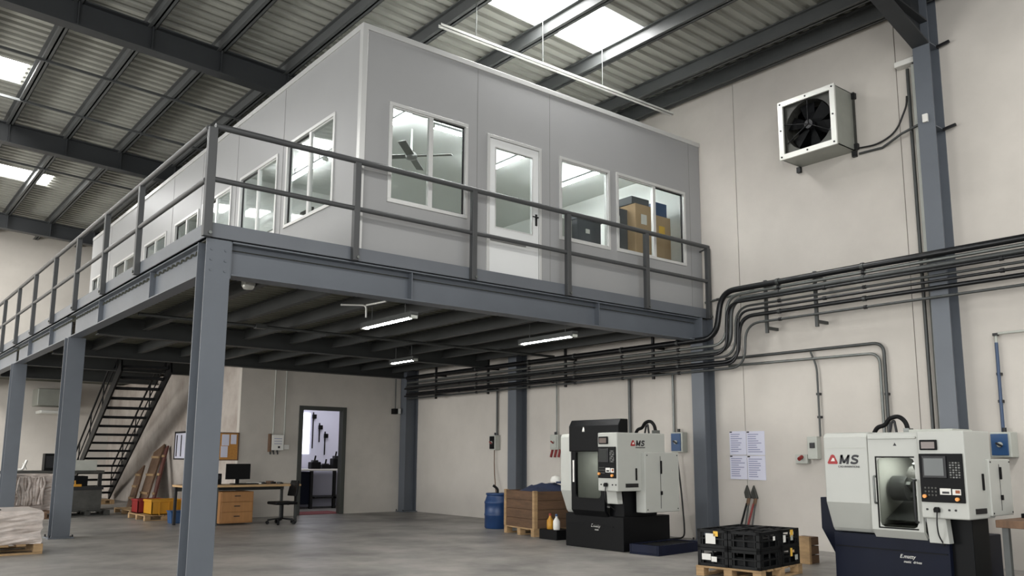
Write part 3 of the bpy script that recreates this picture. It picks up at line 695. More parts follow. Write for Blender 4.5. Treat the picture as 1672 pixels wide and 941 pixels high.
t = conduit('blue conduit dropping to the isolator right of the large machine', [(7.42, -3.95, 2.45), (7.42, -3.945, 1.46)], .018, M_pipeblue, .1, [(7.435, -3.95, 2.1), (7.435, -3.945, 1.8)])
conduit('thin pale conduit entering from the right edge above the blue conduit', [(7.42, -6.5, 2.55), (7.42, -3.95, 2.55), (7.42, -3.95, 2.45)], .014, M_boxgrey, .04, [(7.42, -3.95, 2.54)])
conduit('grey conduit dropping to the small isolator above the blue drum', [(7.42, 5.09, 2.5), (7.42, 5.09, 1.56)], .02, M_galvd)
conduit('grey conduit dropping to the switch box left of the smaller machine', [(7.42, 3.37, 2.5), (7.42, 3.37, 1.55)], .013, M_galv)
conduit('dark conduit dropping behind the smaller machine', [(7.42, 1.61, 2.45), (7.42, 1.61, 1.4)], .025, M_galvd)
conduit('grey conduit dropping to the blue isolator of the smaller machine', [(7.42, .7, 2.45), (7.42, .7, 1.55)], .02, M_galv)
conduit('short dark pipe rising from the small switch at the corner column', [(7.0, 8.17, 2.2), (7.0, 8.17, 2.85)], .013, M_galvd)
conduit('left of two thin pipes on the doorway wall above the switchboard', [(4.25, 8.195, 1.55), (4.25, 8.195, 3.02)], .013, M_boxgrey)
conduit('right of two thin pipes on the doorway wall above the switchboard', [(4.48, 8.195, 1.5), (4.48, 8.195, 3.02)], .013, M_boxgrey)

# ------------------------------------------------------------------ wall electrics
def isolator(lab, y0, y1, z0, z1, x=7.27, face=M_blue):
    t = thing('isolator_switch', lab, 'switch box', ((x + WX) / 2, (y0 + y1) / 2, z0), 'isolator switch boxes')
    MB().box(x, WX - .002, y0, y1, z0, z1).build('body', M_boxgrey, t, .008)
    MB().box(x - .014, x, y0 + (y1 - y0) * .12, y1 - (y1 - y0) * .06, z0 + .02, z1 - .02).build('front_plate', face, t, .004)
    MB().cyl((x - .014, (y0 + y1) / 2, (z0 + z1) / 2), (x - .035, (y0 + y1) / 2, (z0 + z1) / 2), .028, 14).build('rotary_base', M_boxgrey, t)
    MB().obox((x - .045, (y0 + y1) / 2, (z0 + z1) / 2), (.025, .07, .02), (.5, 0, 0)).build('handle', M_dark if face is M_blue else M_red, t, .003)
    MB().cyl((WX - .06, (y0 + y1) / 2, z1), (WX - .06, (y0 + y1) / 2, z1 + .05), .022, 10).build('gland', M_dark, t)
    return t
isolator('blue-fronted isolator on the wall right of the large machine', -4.07, -3.86, 1.19, 1.46)
isolator('blue-fronted isolator on the wall right of the smaller machine', .48, .7, 1.25, 1.55, 7.34)
isolator('grey isolator with black switch on the wall above the blue drum', 5.03, 5.2, 1.3, 1.58, 7.33, M_black)
t = isolator('pale switch box with red plugs left of the smaller machine', 3.28, 3.48, 1.3, 1.56, 7.36, M_boxgrey)
for y in (3.26, 3.36, 3.46): MB().cyl((7.4, y, 1.3), (7.36, y, 1.17), .022, 10).build('plug', M_red, t)
t = thing('switch_box', 'narrow grey switch box left of the large machine', 'switch box', (7.42, -1.66, 1.15))
MB().box(7.36, WX - .002, -1.72, -1.58, 1.16, 1.45).build('body', M_boxgrey, t, .006); MB().box(7.345, 7.36, -1.69, -1.62, 1.3, 1.37).build('switch', M_dark, t, .004)
t = thing('socket_box', 'pale socket box with a red plug below the narrow switch box', 'socket', (7.42, -1.45, 1.07))
MB().box(7.4, WX - .002, -1.55, -1.37, 1.1, 1.22).build('body', M_boxgrey, t, .006); MB().cyl((7.4, -1.47, 1.19), (7.33, -1.47, 1.16), .025, 12).build('plug', M_red, t)
t = thing('switch_box', 'small black and white switch pair beside the corner column', 'switch box', (6.98, 8.18, 2.07))
MB().box(6.93, 7.03, 8.1, PY - .001, 2.08, 2.2).build('body', M_black, t, .005); MB().box(7.04, 7.1, 8.1, PY - .001, 2.09, 2.2).build('white_half', M_label, t, .005)
t = thing('switchboard', 'white wall switchboard with paper notices on the doorway wall', 'switchboard', (4.32, 8.15, 1.28))
MB().box(4.2, 4.44, 8.1, PY - .001, 1.28, 1.58).build('body', M_label, t, .006)
for z in (1.5, 1.45, 1.4): MB().box(4.24, 4.4, 8.096, 8.1, z, z + .012).build('notice_line', M_ink, t)
MB().box(4.32, 4.36, 8.09, 8.1, 1.32, 1.36).build('switch', M_dark, t); MB().box(4.16, 4.19, 8.12, PY - .001, 1.25, 1.6).build('side_strip', M_oldwood, t)
for x in (4.18, 4.25, 4.33): MB().tube([(x, 8.16, 1.28), (x + .01, 8.14, 1.2)], .014, 8).build('plug', M_dark, t)
t = thing('socket_box', 'small white socket right of the white switchboard', 'socket', (4.52, 8.18, 1.3)); MB().box(4.47, 4.58, 8.16, PY - .001, 1.3, 1.39).build('body', M_label, t, .004)

# ------------------------------------------------------------------ papers and boards
for i, (y0, y1, z0, z1, lab) in enumerate(((-.57, -.29, 1.215, 1.545, 'upper left printed sheet of the four taped to the right wall'), (-.87, -.58, 1.21, 1.54, 'upper right printed sheet of the four taped to the right wall'),
                                          (-.57, -.285, .875, 1.205, 'lower left printed sheet of the four taped to the right wall'), (-.87, -.58, .87, 1.2, 'lower right printed sheet of the four taped to the right wall'))):
    t = thing('printed_sheet', lab, 'paper', (7.457, (y0 + y1) / 2, z0), 'printed sheets on the right wall')
    MB().box(7.452, WX - .001, y0, y1, z0, z1).build('page', M_paper, t)
    m = MB()
    for k in range(9):
        z = z1 - .05 - k * .03; L = random.uniform(.5, .95)
        m.box(7.4505, 7.452, y1 - .02 - (y1 - y0 - .04) * L, y1 - .02, z, z + .012)
    pr = m.build('printed_lines', M_ink, t); pr['kind'] = 'stuff'
    MB().box(7.45, 7.452, y1 - .045, y1 - .005, z1 - .02, z1 - .003).build('tape', M_dark, t)
t = thing('cork_board', 'framed cork notice board with three white papers on the doorway wall', 'notice board', (3.4, 8.2, 1.09))
MB().box(2.9 + .3, 3.56, 8.2, PY - .001, 1.1, 1.59).build('cork', M_cork, t)
MB().box(3.55, 3.575, 8.19, PY - .001, 1.09, 1.6).box(3.19, 3.575, 8.19, PY - .001, 1.59, 1.61).box(3.19, 3.575, 8.19, PY - .001, 1.08, 1.1).build('frame', M_oldwood, t)
for (x0, x1, z0, z1) in ((3.24, 3.38, 1.36, 1.57), (3.23, 3.36, 1.14, 1.35), (3.41, 3.52, 1.39, 1.57)): MB().box(x0, x1, 8.192, 8.2, z0, z1).build('pinned_paper', M_paper, t)
t = thing('planning_board', 'white framed planning board on the stained wall left of the big column', 'notice board', (3.55, 11.6, 1.1))
MB().box(3.55, 3.569, 11.0, 12.0, 1.09, 1.69).build('panel', M_paper, t); MB().box(3.545, 3.569, 11.0, 12.0, 1.66, 1.7).box(3.545, 3.569, 11.0, 12.0, 1.08, 1.11).box(3.545, 3.569, 11.94, 12.0, 1.08, 1.7).build('frame', M_dark, t)
for y in (11.5, 11.8): MB().box(3.54, 3.55, y, y + .04, 1.15, 1.62).build('hanging_strip', M_dark, t)

# ------------------------------------------------------------------ doorway and lit room
t = MB().box(DX0 - .06, DX0 + .03, PY - .02, PY + .14, 0, DZ + .05).box(DX1 - .03, DX1 + .06, PY - .02, PY + .14, 0, DZ + .05).box(DX0 + .03, DX1 - .03, PY - .02, PY + .14, DZ - .03, DZ + .05).build('door_1', mat('door_frame_paint', (58, 60, 56), .5), None, .004)
struct(t, 'dark framed open doorway in the partition wall', 'doorway')
area_light('store_room_lamp', (6.2, 9.7, 2.95), (0, 0, 0), 1.6, 1.0, 20, (.93, .93, 1.0))
MB_ = MB().box(5.55, 6.3, 10.87, 10.9, 1.22, 2.18)
struct(MB_.build('window_1', M_winlit), 'bright window in the store room', 'window')
tag(MB().box(4.8, 5.95, 8.3, 9.1, .002, .012).build('door_mat', M_mat), 'dull red mat on the floor just inside the doorway', 'mat')
t = thing('store_bench', 'long dark workbench with white top in the room behind the doorway', 'workbench', (6.3, 10.4, 0))
MB().box(5.2, 7.3, 10.0, 10.85, .84, .88).build('top', M_label, t, .004)
for x in (5.25, 5.98, 6.55, 7.2): MB().box(x, x + .06, 10.05, 10.12, 0, .84).build('leg', M_dark, t)
MB().box(5.3, 6.0, 10.1, 10.8, .1, .82).build('cupboard', M_mnavy, t); MB().box(6.1, 7.2, 10.05, 10.8, .22, .26).build('shelf', M_dark, t)
for i, (x, y, s, lab) in enumerate(((6.18, 10.3, (.24, .2, .2), 'small black machine at the left end of the store bench'), (6.5, 10.4, (.26, .2, .12), 'low black vice in the middle of the store bench'), (6.78, 10.45, (.2, .2, .3), 'tall black canister at the right of the store bench'))):
    t = thing('bench_tool', lab, 'tool', (x, y, .88))
    MB().obox((x, y, .88 + s[2] * .4), (s[0], s[1], s[2] * .8)).build('body', M_black, t, .02); MB().obox((x, y, .88 + s[2] * .88), (s[0] * .5, s[1] * .7, s[2] * .24)).build('upper_body', M_dark, t, .01)
    MB().cyl((x, y, .88 + s[2]), (x + .02, y, .88 + s[2] + .1), .02, 8).build('spout', M_black, t)
for i, (x, z0, z1, lab) in enumerate(((6.38, 1.35, 2.2, 'long dark hose tool hanging on the store wall beside the bright window'), (6.55, 1.5, 1.95, 'shorter dark wrench hanging second from the bright window'), (6.7, 1.2, 1.75, 'thin dark rod hanging on the right of the store wall'))):
    t = thing('hanging_tool', lab, 'tool', (x, 10.86, z0))
    MB().bar((x, 10.875, z0), (x, 10.875, z1), .025, .02).build('shaft', M_black, t); MB().obox((x + .02, 10.86, z1 - .1), (.1, .05, .1)).build('head', M_black, t, .01)

# ------------------------------------------------------------------ CNC machines
def logo(par, x, y, z, size, face):
    """face 'x': reads on a face towards -X; 'y': on a face towards -Y"""
    s = size
    rot = (math.radians(90), 0, math.radians(-90)) if face == 'x' else (math.radians(90), 0, 0)
    ax = Vector((0, -1, 0)) if face == 'x' else Vector((1, 0, 0))
    nrm = Vector((-1, 0, 0)) if face == 'x' else Vector((0, -1, 0))
    P = lambda u, v, d=.0015: Vector((x, y, z)) + ax * u * s + Vector((0, 0, v * s)) + nrm * d
    # red rounded triangle with a pale opening
    outer = [(-1.62, -.5), (-1.72, -.36), (-1.3, .42), (-1.16, .52), (-1.0, .52), (-.86, .42), (-.5, -.36), (-.58, -.5)]
    inner = [(-1.32, -.2), (-1.08, .18), (-.9, .12), (-.82, -.2)]
    for nm, poly, m, d in (('logo_triangle', outer, M_redd, .002), ('logo_notch', inner, M_label, .003)):
        n = len(poly); vs = [P(u, v, 0) for u, v in poly] + [P(u, v, d) for u, v in poly]
        MB().add(vs, [tuple(range(n)), tuple(range(2 * n - 1, n - 1, -1))] + [(i, i + n, (i + 1) % n + n, (i + 1) % n) for i in range(n)]).build(nm, m, par)
    def stroke(nm, pts, w):
        vs = []; n = len(pts)
        for q in range(n):
            a, c = Vector(pts[max(0, q - 1)]), Vector(pts[min(n - 1, q + 1)]); d = (c - a).normalized(); nn = Vector((-d.y, d.x)) * w / 2
            for sgn in (-1, 1):
                u, v = pts[q][0] + sgn * nn.x, pts[q][1] + sgn * nn.y
                vs += [P(u + .2 * v, v, 0), P(u + .2 * v, v, .002)]
        fs = [(0, 1, 3, 2), (4 * n - 4, 4 * n - 2, 4 * n - 1, 4 * n - 3)]
        for q in range(n - 1):
            o = 4 * q; fs += [(o, o + 4, o + 5, o + 1), (o + 2, o + 3, o + 7, o + 6), (o + 1, o + 5, o + 7, o + 3), (o, o + 2, o + 6, o + 4)]
        return MB().add(vs, fs)
    m = stroke('m', [(-.1, -.5), (-.1, .5)], .26); m2 = stroke('m', [(.72, -.5), (.72, .5)], .26)
    m3 = stroke('m', [(-.12, .45), (.31, -.38)], .24); m4 = stroke('m', [(.74, .45), (.31, -.38)], .24)
    for q in (m2, m3, m4): m.add(q.v, q.f)
    m.build('logo_letter', M_inkd, par)
    stroke('s', [(1.86, .27), (1.76, .36), (1.58, .39), (1.38, .39), (1.24, .33), (1.19, .21), (1.27, .08), (1.45, .02), (1.62, -.03), (1.76, -.1), (1.82, -.22), (1.76, -.34), (1.6, -.4), (1.38, -.4), (1.2, -.37), (1.1, -.26)], .23).build('logo_letter', M_inkd, par)
    text('logo_subtitle', 'CAD-INVENTIONS', M_inkd, par, P(.78, -.78, .002), rot, .3 * s, .001, 0, 0, 1.0)

def cnc(lab, yb, variant):
    """yb: Y of the right-hand (near) end face; the machine faces -X and backs on to the right wall"""
    big = variant == 'large'
    xf = 5.9 if big else 5.62
    t = thing('cnc_machine', lab, 'machine', (6.5, yb + .8, 0))
    H = 1.445 if big else 1.50
    L = 1.5 if big else 1.25
    y0, y1 = yb, yb + L
    yc0 = yb + .45 if big else yb + .36         # control cabinet extends yb..yc0
    xb = 7.15 if big else 6.6
    zb = .42
    xc = 6.42
    yv0 = yc0 + .01
    # navy base with plinth
    MB().box(xf + .06, xb, y0 + (.26 if big else .1), y1 - .03, (-.1045 if big else -.0577), zb - .03).build('base', M_mnavy if big else M_mblack, t, .008)
    MB().box(xf + .05, xf + .06, y0 + .28, y1 - .05, .25, .258).build('base_seam', M_mblack, t)
    # body behind the covers
    cover = [(xf + .02, H - .03), (xf + .05, H), (xb, H), (xb, zb), (xf + .2, zb), (xf + .05, zb + .3)]
    # left cover
    yl = y1 - (.5 if big else .22)
    lc = MB().prism([(xf - .01, H - .05), (xf + .015, H - .01), (xf + .05, H), (xb, H), (xb, zb + .02), (xf + .13, zb - .02), (xf + .1, zb + .02), (xf - .01, zb + .29)], 'y', yl, y1).build('side_cover', M_mwhite, t, .012)
    if big:
        MB().box(xf - .0125, xf - .009, yl + .01, y1 - .01, H - .165, H - .158).build('cover_seam', M_boxgrey, lc)
        logo(lc, xf - .0115, yl + .29, H - .285, .098, 'x')
    # back body (top, rear wall) leaving a work chamber behind the door
    bodym = M_mwhite
    MB().box(xf + .1, xb, yc0, yl, H - .2, H - .005).build('top_cover', bodym, t, .008)
    MB().box(xb - .3, xb, yc0, yl, zb, H - .2).build('rear_wall', M_galvd, t)
    MB().box(xf + .22, xb - .3, yc0 + .01, yl - .01, zb - .03, zb + .07).build('chamber_floor', M_mach, t)
    # door with window
    dm = M_mwhite if big else M_mblack
    dz0, dz1 = zb + .05, H - .02
    wy0, wy1 = yc0 + .06, yl - .13
    if not big: wy0, wy1 = yc0 + .08, yl - .1
    wz0, wz1 = (.485, 1.18) if big else (.62, 1.25)
    if big: wy1 = yl - .095
    dt = MB().panel('x', xf - .012, xf + .03, yc0 + .01, yl - .01, .455, dz1, [(wy0, wy1, wz0, wz1)]).build('sliding_door', dm, t, 0)
    MB().prism([(xf - .012, .455), (xf + .05, .375), (xf + .1, .375), (xf + .03, .455)], 'y', yc0 + .01, yl - .01).build('door_apron', dm, dt)
    MB().box(xf + .004, xf + .012, wy0 - .01, wy1 + .01, wz0 - .01, wz1 + .01).build('window_pane', M_mglass, dt)
    fm = MB(); g = .014
    fm.box(xf - .0115, xf - .01, wy0 - g, wy0, wz0 - g, wz1 + g).box(xf - .018, xf - .01, wy1, wy1 + g, wz0 - g, wz1 + g).box(xf - .018, xf - .01, wy0, wy1, wz0 - g, wz0).box(xf - .018, xf - .01, wy0, wy1, wz1, wz1 + g)
    fm.build('window_seal', M_black, dt, .003)
    rc = .05
    for cy_, cz_, sy_, sz_ in ((wy0, wz0, 1, 1), (wy1, wz0, -1, 1), (wy0, wz1, 1, -1), (wy1, wz1, -1, -1)):
        MB().prism([(cy_, cz_), (cy_ + sy_ * rc, cz_), (cy_ + sy_ * rc * .3, cz_ + sz_ * rc * .3), (cy_, cz_ + sz_ * rc)], 'x', xf - .013, xf + .0).build('window_corner', dm, dt)
    if big:
        hy = yl - .075
        MB().tube(fillet([(xf - .012, hy, .99), (xf - .05, hy, .99), (xf - .05, hy, .72), (xf - .012, hy, .72)], .02, 4), .011, 8).build('handle', M_galv, dt)
        MB().tube(fillet([(xf - .012, wy0 + .0, .96), (xf - .06, wy0 + .0, .96), (xf - .06, wy0, .55), (xf - .012, wy0, .55)], .02, 4), .012, 8).build('handle', M_dark, dt)
        MB().box(xf - .03, xf - .012, yc0 + .03, yl - .02, H - .075, H - .055).build('door_ridge', M_mwhite, dt, .004)
        MB().prism([(yl - .3 - .018, 1.3), (yl - .3, 1.332), (yl - .3 + .018, 1.3)], 'x', xf - .014, xf - .012).build('door_emblem', M_dark, dt)
    else:
        # tall black hood over the door
        MB().prism([(xf - .03, H - .25), (xf - .03, H + .1), (xf + .02, H + .185), (xf + .16, H + .185), (xf + .16, H - .25)], 'y', yb + .08, yl + .02).build('hood', M_mblack, t, .01)
        MB().cyl((xf - .005, yl - .28, H + .1), (xf - .03, yl - .28, H + .02), .02, 10).build('hood_lamp', M_label, t)
        MB().obox((xf - .018, yl - .06, .98), (.006, .03, .3)).build('door_lettering', M_label, dt)
    wl = area_light('machine_work_lamp', (6.3, (yc0 + yl) / 2, H - .23), (0, 0, 0), .5, .3, 9 if big else 10); wl.parent = t; wl.location = Vector((6.3, (yc0 + yl) / 2, H - .23)) - ORIG[t]
    # things in the work chamber: chuck, turret
    MB().cyl((6.35, yl - .03, .86), (6.35, yl - .2, .86), .13, 24).build('chuck', M_galvd, t, .006)
    for a in range(3):
        an = a * 2.094 + .4
        MB().obox((6.35 + .07 * math.cos(an), yl - .22, .86 + .07 * math.sin(an)), (.05, .05, .04), (0, -an, 0)).build('chuck_jaw', M_galv, t)
    MB().cyl((6.45, yc0 + .22, .95), (6.45, yc0 + .36, .95), .15, 12).build('tool_turret', M_mach, t, .004)
    for a in range(6):
        an = a * 1.047
        MB().cyl((6.45 + .15 * math.cos(an), yc0 + .29, .95 + .15 * math.sin(an)), (6.45 + .2 * math.cos(an), yc0 + .29, .95 + .2 * math.sin(an)), .022, 8).build('tool_holder', M_galv, t)
    MB().prism([(6.15, .54), (6.6, .74), (6.6, .54)], 'y', yc0 + .02, yl - .02).build('way_cover', M_galvd, t)
    # control cabinet at the near end
    cx0 = xf - (.06 if big else .14); cz0 = .6 if big else .73
    cc = MB().box(cx0, xc, yb, yc0, cz0, H - .003).build('control_cabinet', M_mwhite, t, .012)
    cp0, cp1 = (.755, 1.22) if big else (.9, 1.31)
    ya, yz = yb + .02, yc0 - .015
    cpn = MB().box(cx0 - .018, cx0, ya, yz, cp0, cp1).build('control_panel', M_mblack, cc, .006)
    w = yz - ya
    # sub-parts hang on the cabinet level so the depth stays thing > part > sub-part
    zm = cp0 + (cp1 - cp0) * .46
    MB().box(cx0 - .03, cx0 - .018, ya + w * .36, ya + w * .92, zm + .015, cp1 - .02).build('screen_bezel', M_dark, cc, .006)
    MB().box(cx0 - .033, cx0 - .03, ya + w * .42, ya + w * .87, zm + .04, cp1 - .045).build('screen', M_screen if big else M_screend, cc)
    for r in range(7):
        for c in range(4):
            MB().box(cx0 - .024, cx0 - .018, ya + w * (.06 + .065 * c), ya + w * (.10 + .065 * c), zm + .02 + r * .023, zm + .033 + r * .023).build('key', M_key if (r + c) % 3 else M_mach, cc)
    for r in range(3):
        for c in range(4):
            MB().box(cx0 - .024, cx0 - .018, ya + w * (.62 + .08 * c), ya + w * (.66 + .08 * c), cp0 + .06 + r * .034, cp0 + .076 + r * .034).build('key', M_mach, cc)
    for yy, zz in ((ya + w * .16, cp0 + .035), (ya + w * .9, cp0 + .055)):
        MB().cyl((cx0 - .018, yy, zz), (cx0 - .04, yy, zz), .018, 14).build('knob', M_amber, cc, .003)
    MB().box(cx0 - .0195, cx0 - .018, ya + w * .08, ya + w * .27, cp0 + .075, cp0 + .13).build('sticker', M_label, cc)
    MB().box(cx0 - .0195, cx0 - .018, ya + w * .3, ya + w * .55, cp0 + .075, cp0 + .135).build('sticker', M_label, cc)
    MB().box(cx0 - .0205, cx0 - .0195, ya + w * .1, ya + w * .2, cp0 + .09, cp0 + .12).build('sticker_print', M_orange, cc)
    MB().box(cx0 - .0205, cx0 - .0195, ya + w * .34, ya + w * .5, cp0 + .085, cp0 + .105).build('sticker_print', M_dark, cc)
    # tool counter display above the panel
    MB().box(cx0 - .02, cx0, yc0 - .2, yc0 - .03, cp1 + .035, cp1 + .135).build('small_display', M_mblack, cc, .008)
    MB().box(cx0 - .022, cx0 - .02, yc0 - .18, yc0 - .05, cp1 + .05, cp1 + .115).build('display_window', mat('display_brown', (92, 78, 72), .3), cc)
    # sockets under the panel
    for yy in (yc0 - .06, yc0 - .27, yc0 - .33):
        MB().cyl((cx0, yy, cz0 + .085), (cx0 - .008, yy, cz0 + .085), .01, 10).build('socket', M_dark, cc)
    MB().lathe([(.03, 0), (.032, .03), (.02, .05)], (cx0 - .02, yc0 - .16, cz0 + .06), 12).build('hand_wheel', M_black, cc)
    MB().tube(fillet([(cx0 - .02, yc0 - .16, cz0 + .06), (cx0 - .03, yc0 - .155, cz0 - .05), (cx0 + .0, yc0 - .15, cz0 - .16), (xf + .03, yc0 - .16, cz0 - .26)], .05), .007, 8).build('hand_cable', M_cable, t)
    # post below the control cabinet and dark recess behind it
    MB().prism([(yc0 - .01, cz0), (yc0 - .2, cz0), (yc0 - .22, cz0 - (.24 if big else .17)), (yc0 - .03, cz0 - (.24 if big else .17))], 'x', xf + .0, xf + .1).build('support_post', M_mwhite, t, .006)
    MB().box(xf + .12, xc - .03, yb + (.06 if big else .14), yc0 + .05, -.05, cz0).build('rear_frame', M_mblack, t, .01)
    # electrical cabinet on the end face
    ex0, ex1, ez0, ez1 = (6.28, 6.78, .62, 1.17) if big else (5.93, 6.62, .445, 1.24)
    ec = MB().box(ex0, ex1, yb - (.03 if big else .07), yb + .1, ez0, ez1).build('electrical_cabinet', M_mwhite, t, .01)
    yy = yb - (.03 if big else .07)
    MB().box(ex0 + (ex1 - ex0) * .44, ex0 + (ex1 - ex0) * .45, yy - .003, yy, ez0 + .05, ez1 - .05).build('door_gap', M_dark, ec)
    MB().obox((ex0 + (ex1 - ex0) * .45, yy - .012, ez0 + (ez1 - ez0) * .75), (.022, .022, (ez1 - ez0) * .22)).build('handle', M_black, ec, .006)
    MB().obox((ex0 + (ex1 - ex0) * .45, yy - .012, ez0 + (ez1 - ez0) * .32), (.03, .02, .05)).build('latch', M_black, ec, .004)
    for u in (.06, .94):
        for v in (.05, .95): MB().cyl((ex0 + (ex1 - ex0) * u, yy, ez0 + (ez1 - ez0) * v), (ex0 + (ex1 - ex0) * u, yy - .006, ez0 + (ez1 - ez0) * v), .008, 8).build('screw', M_dark, ec)
    MB().obox((ex0 - .1, yb - .008, .95), (.022, .02, .16)).build('side_handle', M_black, t, .006)
    MB().box(ex0 - .3, ex0 - .06, yb - .006, yb, cz0 + .05, cz0 + .1).build('side_vent', M_dark, t)
    if not big: logo(cc, 5.86, yb - .002, 1.36, .075, 'y')
    # base lettering
    rot = (math.radians(90), 0, math.radians(-90))
    if big:
        text('base_lettering', 'E.matty', M_label, t, (xf + .058, yb + .68, .2), rot, .052, .001, .3, 0)
        text('base_lettering', 'matic  drives', M_label, t, (xf + .058, yb + .63, .15), rot, .035, .001, .2, 0)
    else:
        text('base_lettering', 'E.matty', M_label, t, (xf + .058, yb + .62, .25), rot, .06, .001, .3, 0)
        text('base_lettering', 'matic', M_label, t, (xf + .058, yb + .6, .2), rot, .035, .001, .2, 0)
    # chip conveyor box at the far end
    MB().prism([(y1 - .02, .12), (y1 + .1, .12), (y1 + .26, .4), (y1 + .26, .74), (y1 - .02, .74)] if big else [(y1 - .02, .12), (y1 + .1, .14), (y1 + .24, .5), (y1 + .24, .86), (y1 - .02, .84)], 'x', xf + .3, xf + .75).build('chip_box', M_mnavy if big else M_mblack, t, .008)
    # flexible hose loop on the roof
    hx = 6.5
    hy = y1 - .5 if big else yc0 + .02
    p = [(hx, hy + .24, H), (hx, hy + .2, H + .07), (hx, hy + .1, H + .09), (hx, hy + .06, H + .16), (hx, hy - .05, H + .19), (hx, hy - .13, H + .12), (hx, hy - .15, H)]
    MB().tube(fillet(p, .06, 5), .024, 10).build('roof_hose', M_black, t)
    MB().box(hx - .05, hx + .05, hy - .18, hy - .12, H, H + .05).build('hose_clamp', M_galv, t)
    MB().tube(fillet([(hx, hy + .06, H), (hx, hy + .03, H + .12), (hx, hy + .0, H + .14), (hx, hy - .02, H)], .04, 4), .014, 8).build('roof_hose', M_dark, t)
    if big:
        MB().box(6.3, 6.75, yb + .3, yb + .75, H, H + .03).build('roof_plate', M_boxgrey, t, .004)
        t.location = (5.753, -3.763, .096); t.scale = (.918,) * 3
    else:
        t.location = (6.072, .413, .055); t.scale = (.953,) * 3
    return t
M_mglass = glass('machine_glass', (190, 192, 188), .1)
cnc('large white and navy lathe with control panel at the lower right', -4.2, 'large')
cnc('smaller white and black lathe between the wooden crate and the wall column', .02, 'small')
# hanging cables at the smaller machine
tag(MB().tube(fillet([(7.38, .62, 1.2), (7.38, .55, .6), (7.36, .5, .2), (7.3, .45, .014), (6.9, .5, .014)], .1), .012, 8).build('power_cable', M_cable), 'black cable hanging beside the smaller machine', 'cable')

# ------------------------------------------------------------------ navy drip tray
t = thing('drip_tray', 'low dark navy tray on the floor in front of the smaller machine', 'tray', (5.8, -.4, 0))
T = Matrix.Translation((5.74, -.55, 0)) @ Matrix.Rotation(math.radians(6), 4, 'Z')
hx, hy = .46, .22
MB().box(-hx, hx, -hy, hy, 0, .02).box(-hx, hx, -hy, -hy + .025, .02, .12).box(-hx, hx, hy - .025, hy, .02, .12).box(-hx, -hx + .025, -hy + .025, hy - .025, .02, .12).box(hx - .025, hx, -hy + .025, hy - .025, .02, .12).transform(T).build('pan', M_tray, t, .004)
g = MB()
for k in range(9): g.box(-hx + .04 + k * .1, -hx + .06 + k * .1, -hy + .03, hy - .03, .095, .112)
for k in range(3): g.box(-hx + .03, hx - .03, -hy + .08 + k * .16, -hy + .095 + k * .16, .09, .1)
g.transform(T).build('grating', M_crate, t)

# ------------------------------------------------------------------ wooden crate, drum
def pallet(name, lab, cx, cy, L, W, rot, m=M_wood2, h=.12, group=None, z=0.0):
    t = thing(name, lab, 'pallet', (cx, cy, z), group)
    T = Matrix.Translation((cx, cy, z)) @ Matrix.Rotation(rot, 4, 'Z')
    for ix in (-1, 0, 1):
        for iy in (-1, 0, 1):
            MB().obox((ix * (L / 2 - .05), iy * (W / 2 - .045), h * .5), (.1, .09, h * .62)).transform(T).build('block', m, t, .003)
    for iy in (-1, 0, 1):
        MB().obox((0, iy * (W / 2 - .045), h * .095), (L, .09, h * .18)).transform(T).build('runner', m, t, .002)
    n = 6
    for k in range(n):
        MB().obox((-L / 2 + .05 + k * (L - .1) / (n - 1), 0, h * .905), (.1, W, h * .18)).transform(T).build('deck_board', m, t, .002)
    return t
CR = Matrix.Translation((6.2, 2.32, 0)) @ Matrix.Rotation(math.radians(-9), 4, 'Z')
pallet('wooden_pallet', 'wooden pallet under the brown wooden crate', 6.2, 2.32, .9, .9, math.radians(-9))
t = thing('wooden_crate', 'brown planked wooden crate beside the smaller machine', 'crate', (6.2, 2.32, .12))
for k in range(4):
    z0 = .12 + k * .137; z1 = z0 + .13
    MB().box(-.44, -.415, -.45, .45, z0, z1).transform(CR).build('plank', M_wood, t, .003)
    MB().box(.415, .44, -.45, .45, z0, z1).transform(CR).build('plank', M_wood, t, .003)
    MB().box(-.415, .415, -.45, -.425, z0, z1).transform(CR).build('plank', M_wood, t, .003)
    MB().box(-.415, .415, .425, .45, z0, z1).transform(CR).build('plank', M_wood, t, .003)
for sx in (-1, 1):
    for sy in (-1, 1): MB().box(sx * .42 - .03, sx * .42 + .03, sy * .43 - .03, sy * .43 + .03, .12, .67).transform(CR).build('corner_post', M_wood2, t, .003)
MB().box(-.41, .41, -.42, .42, .12, .6).transform(CR).build('contents_board', M_oldwood, t)
t = thing('cloth_heap', 'crumpled dark blue cloth heaped on the wooden crate', 'cloth', (6.2, 2.32, .6))
vs = []; fs = []; n = 14
for i in range(n):
    for j in range(n):
        u, v = i / (n - 1), j / (n - 1); e = min(u, v, 1 - u, 1 - v) * 4
        vs.append(CR @ Vector((-.38 + .76 * u, -.4 + .8 * v, .605 + min(1, e) * (.05 + .1 * abs(math.sin(5 * u + 3 * v)) * abs(math.cos(4 * v + 2 * u)) + random.uniform(0, .025)))))
for i in range(n - 1):
    for j in range(n - 1): fs.append((i * n + j, (i + 1) * n + j, (i + 1) * n + j + 1, i * n + j + 1))
m = MB(); m.add(vs, fs, True); o = m.build('fold', M_cloth, t); md = o.modifiers.new('thick', 'SOLIDIFY'); md.thickness = .008
t = thing('dome_cover', 'white bowl-shaped cover on top of the blue cloth', 'cover', (6.3, 2.15, .79))
MB().lathe([(.08, 0), (.085, .03), (.06, .08), (.0, .1)], (6.3, 2.15, .79), 16).build('dome', M_label, t); MB().obox((6.34, 2.05, .785), (.14, .14, .03), (0, 0, .4)).build('rim', M_cloth, t, .008)
t = thing('blue_drum', 'blue plastic drum with ribbed sides by the right wall', 'drum', (6.25, 3.55, 0))
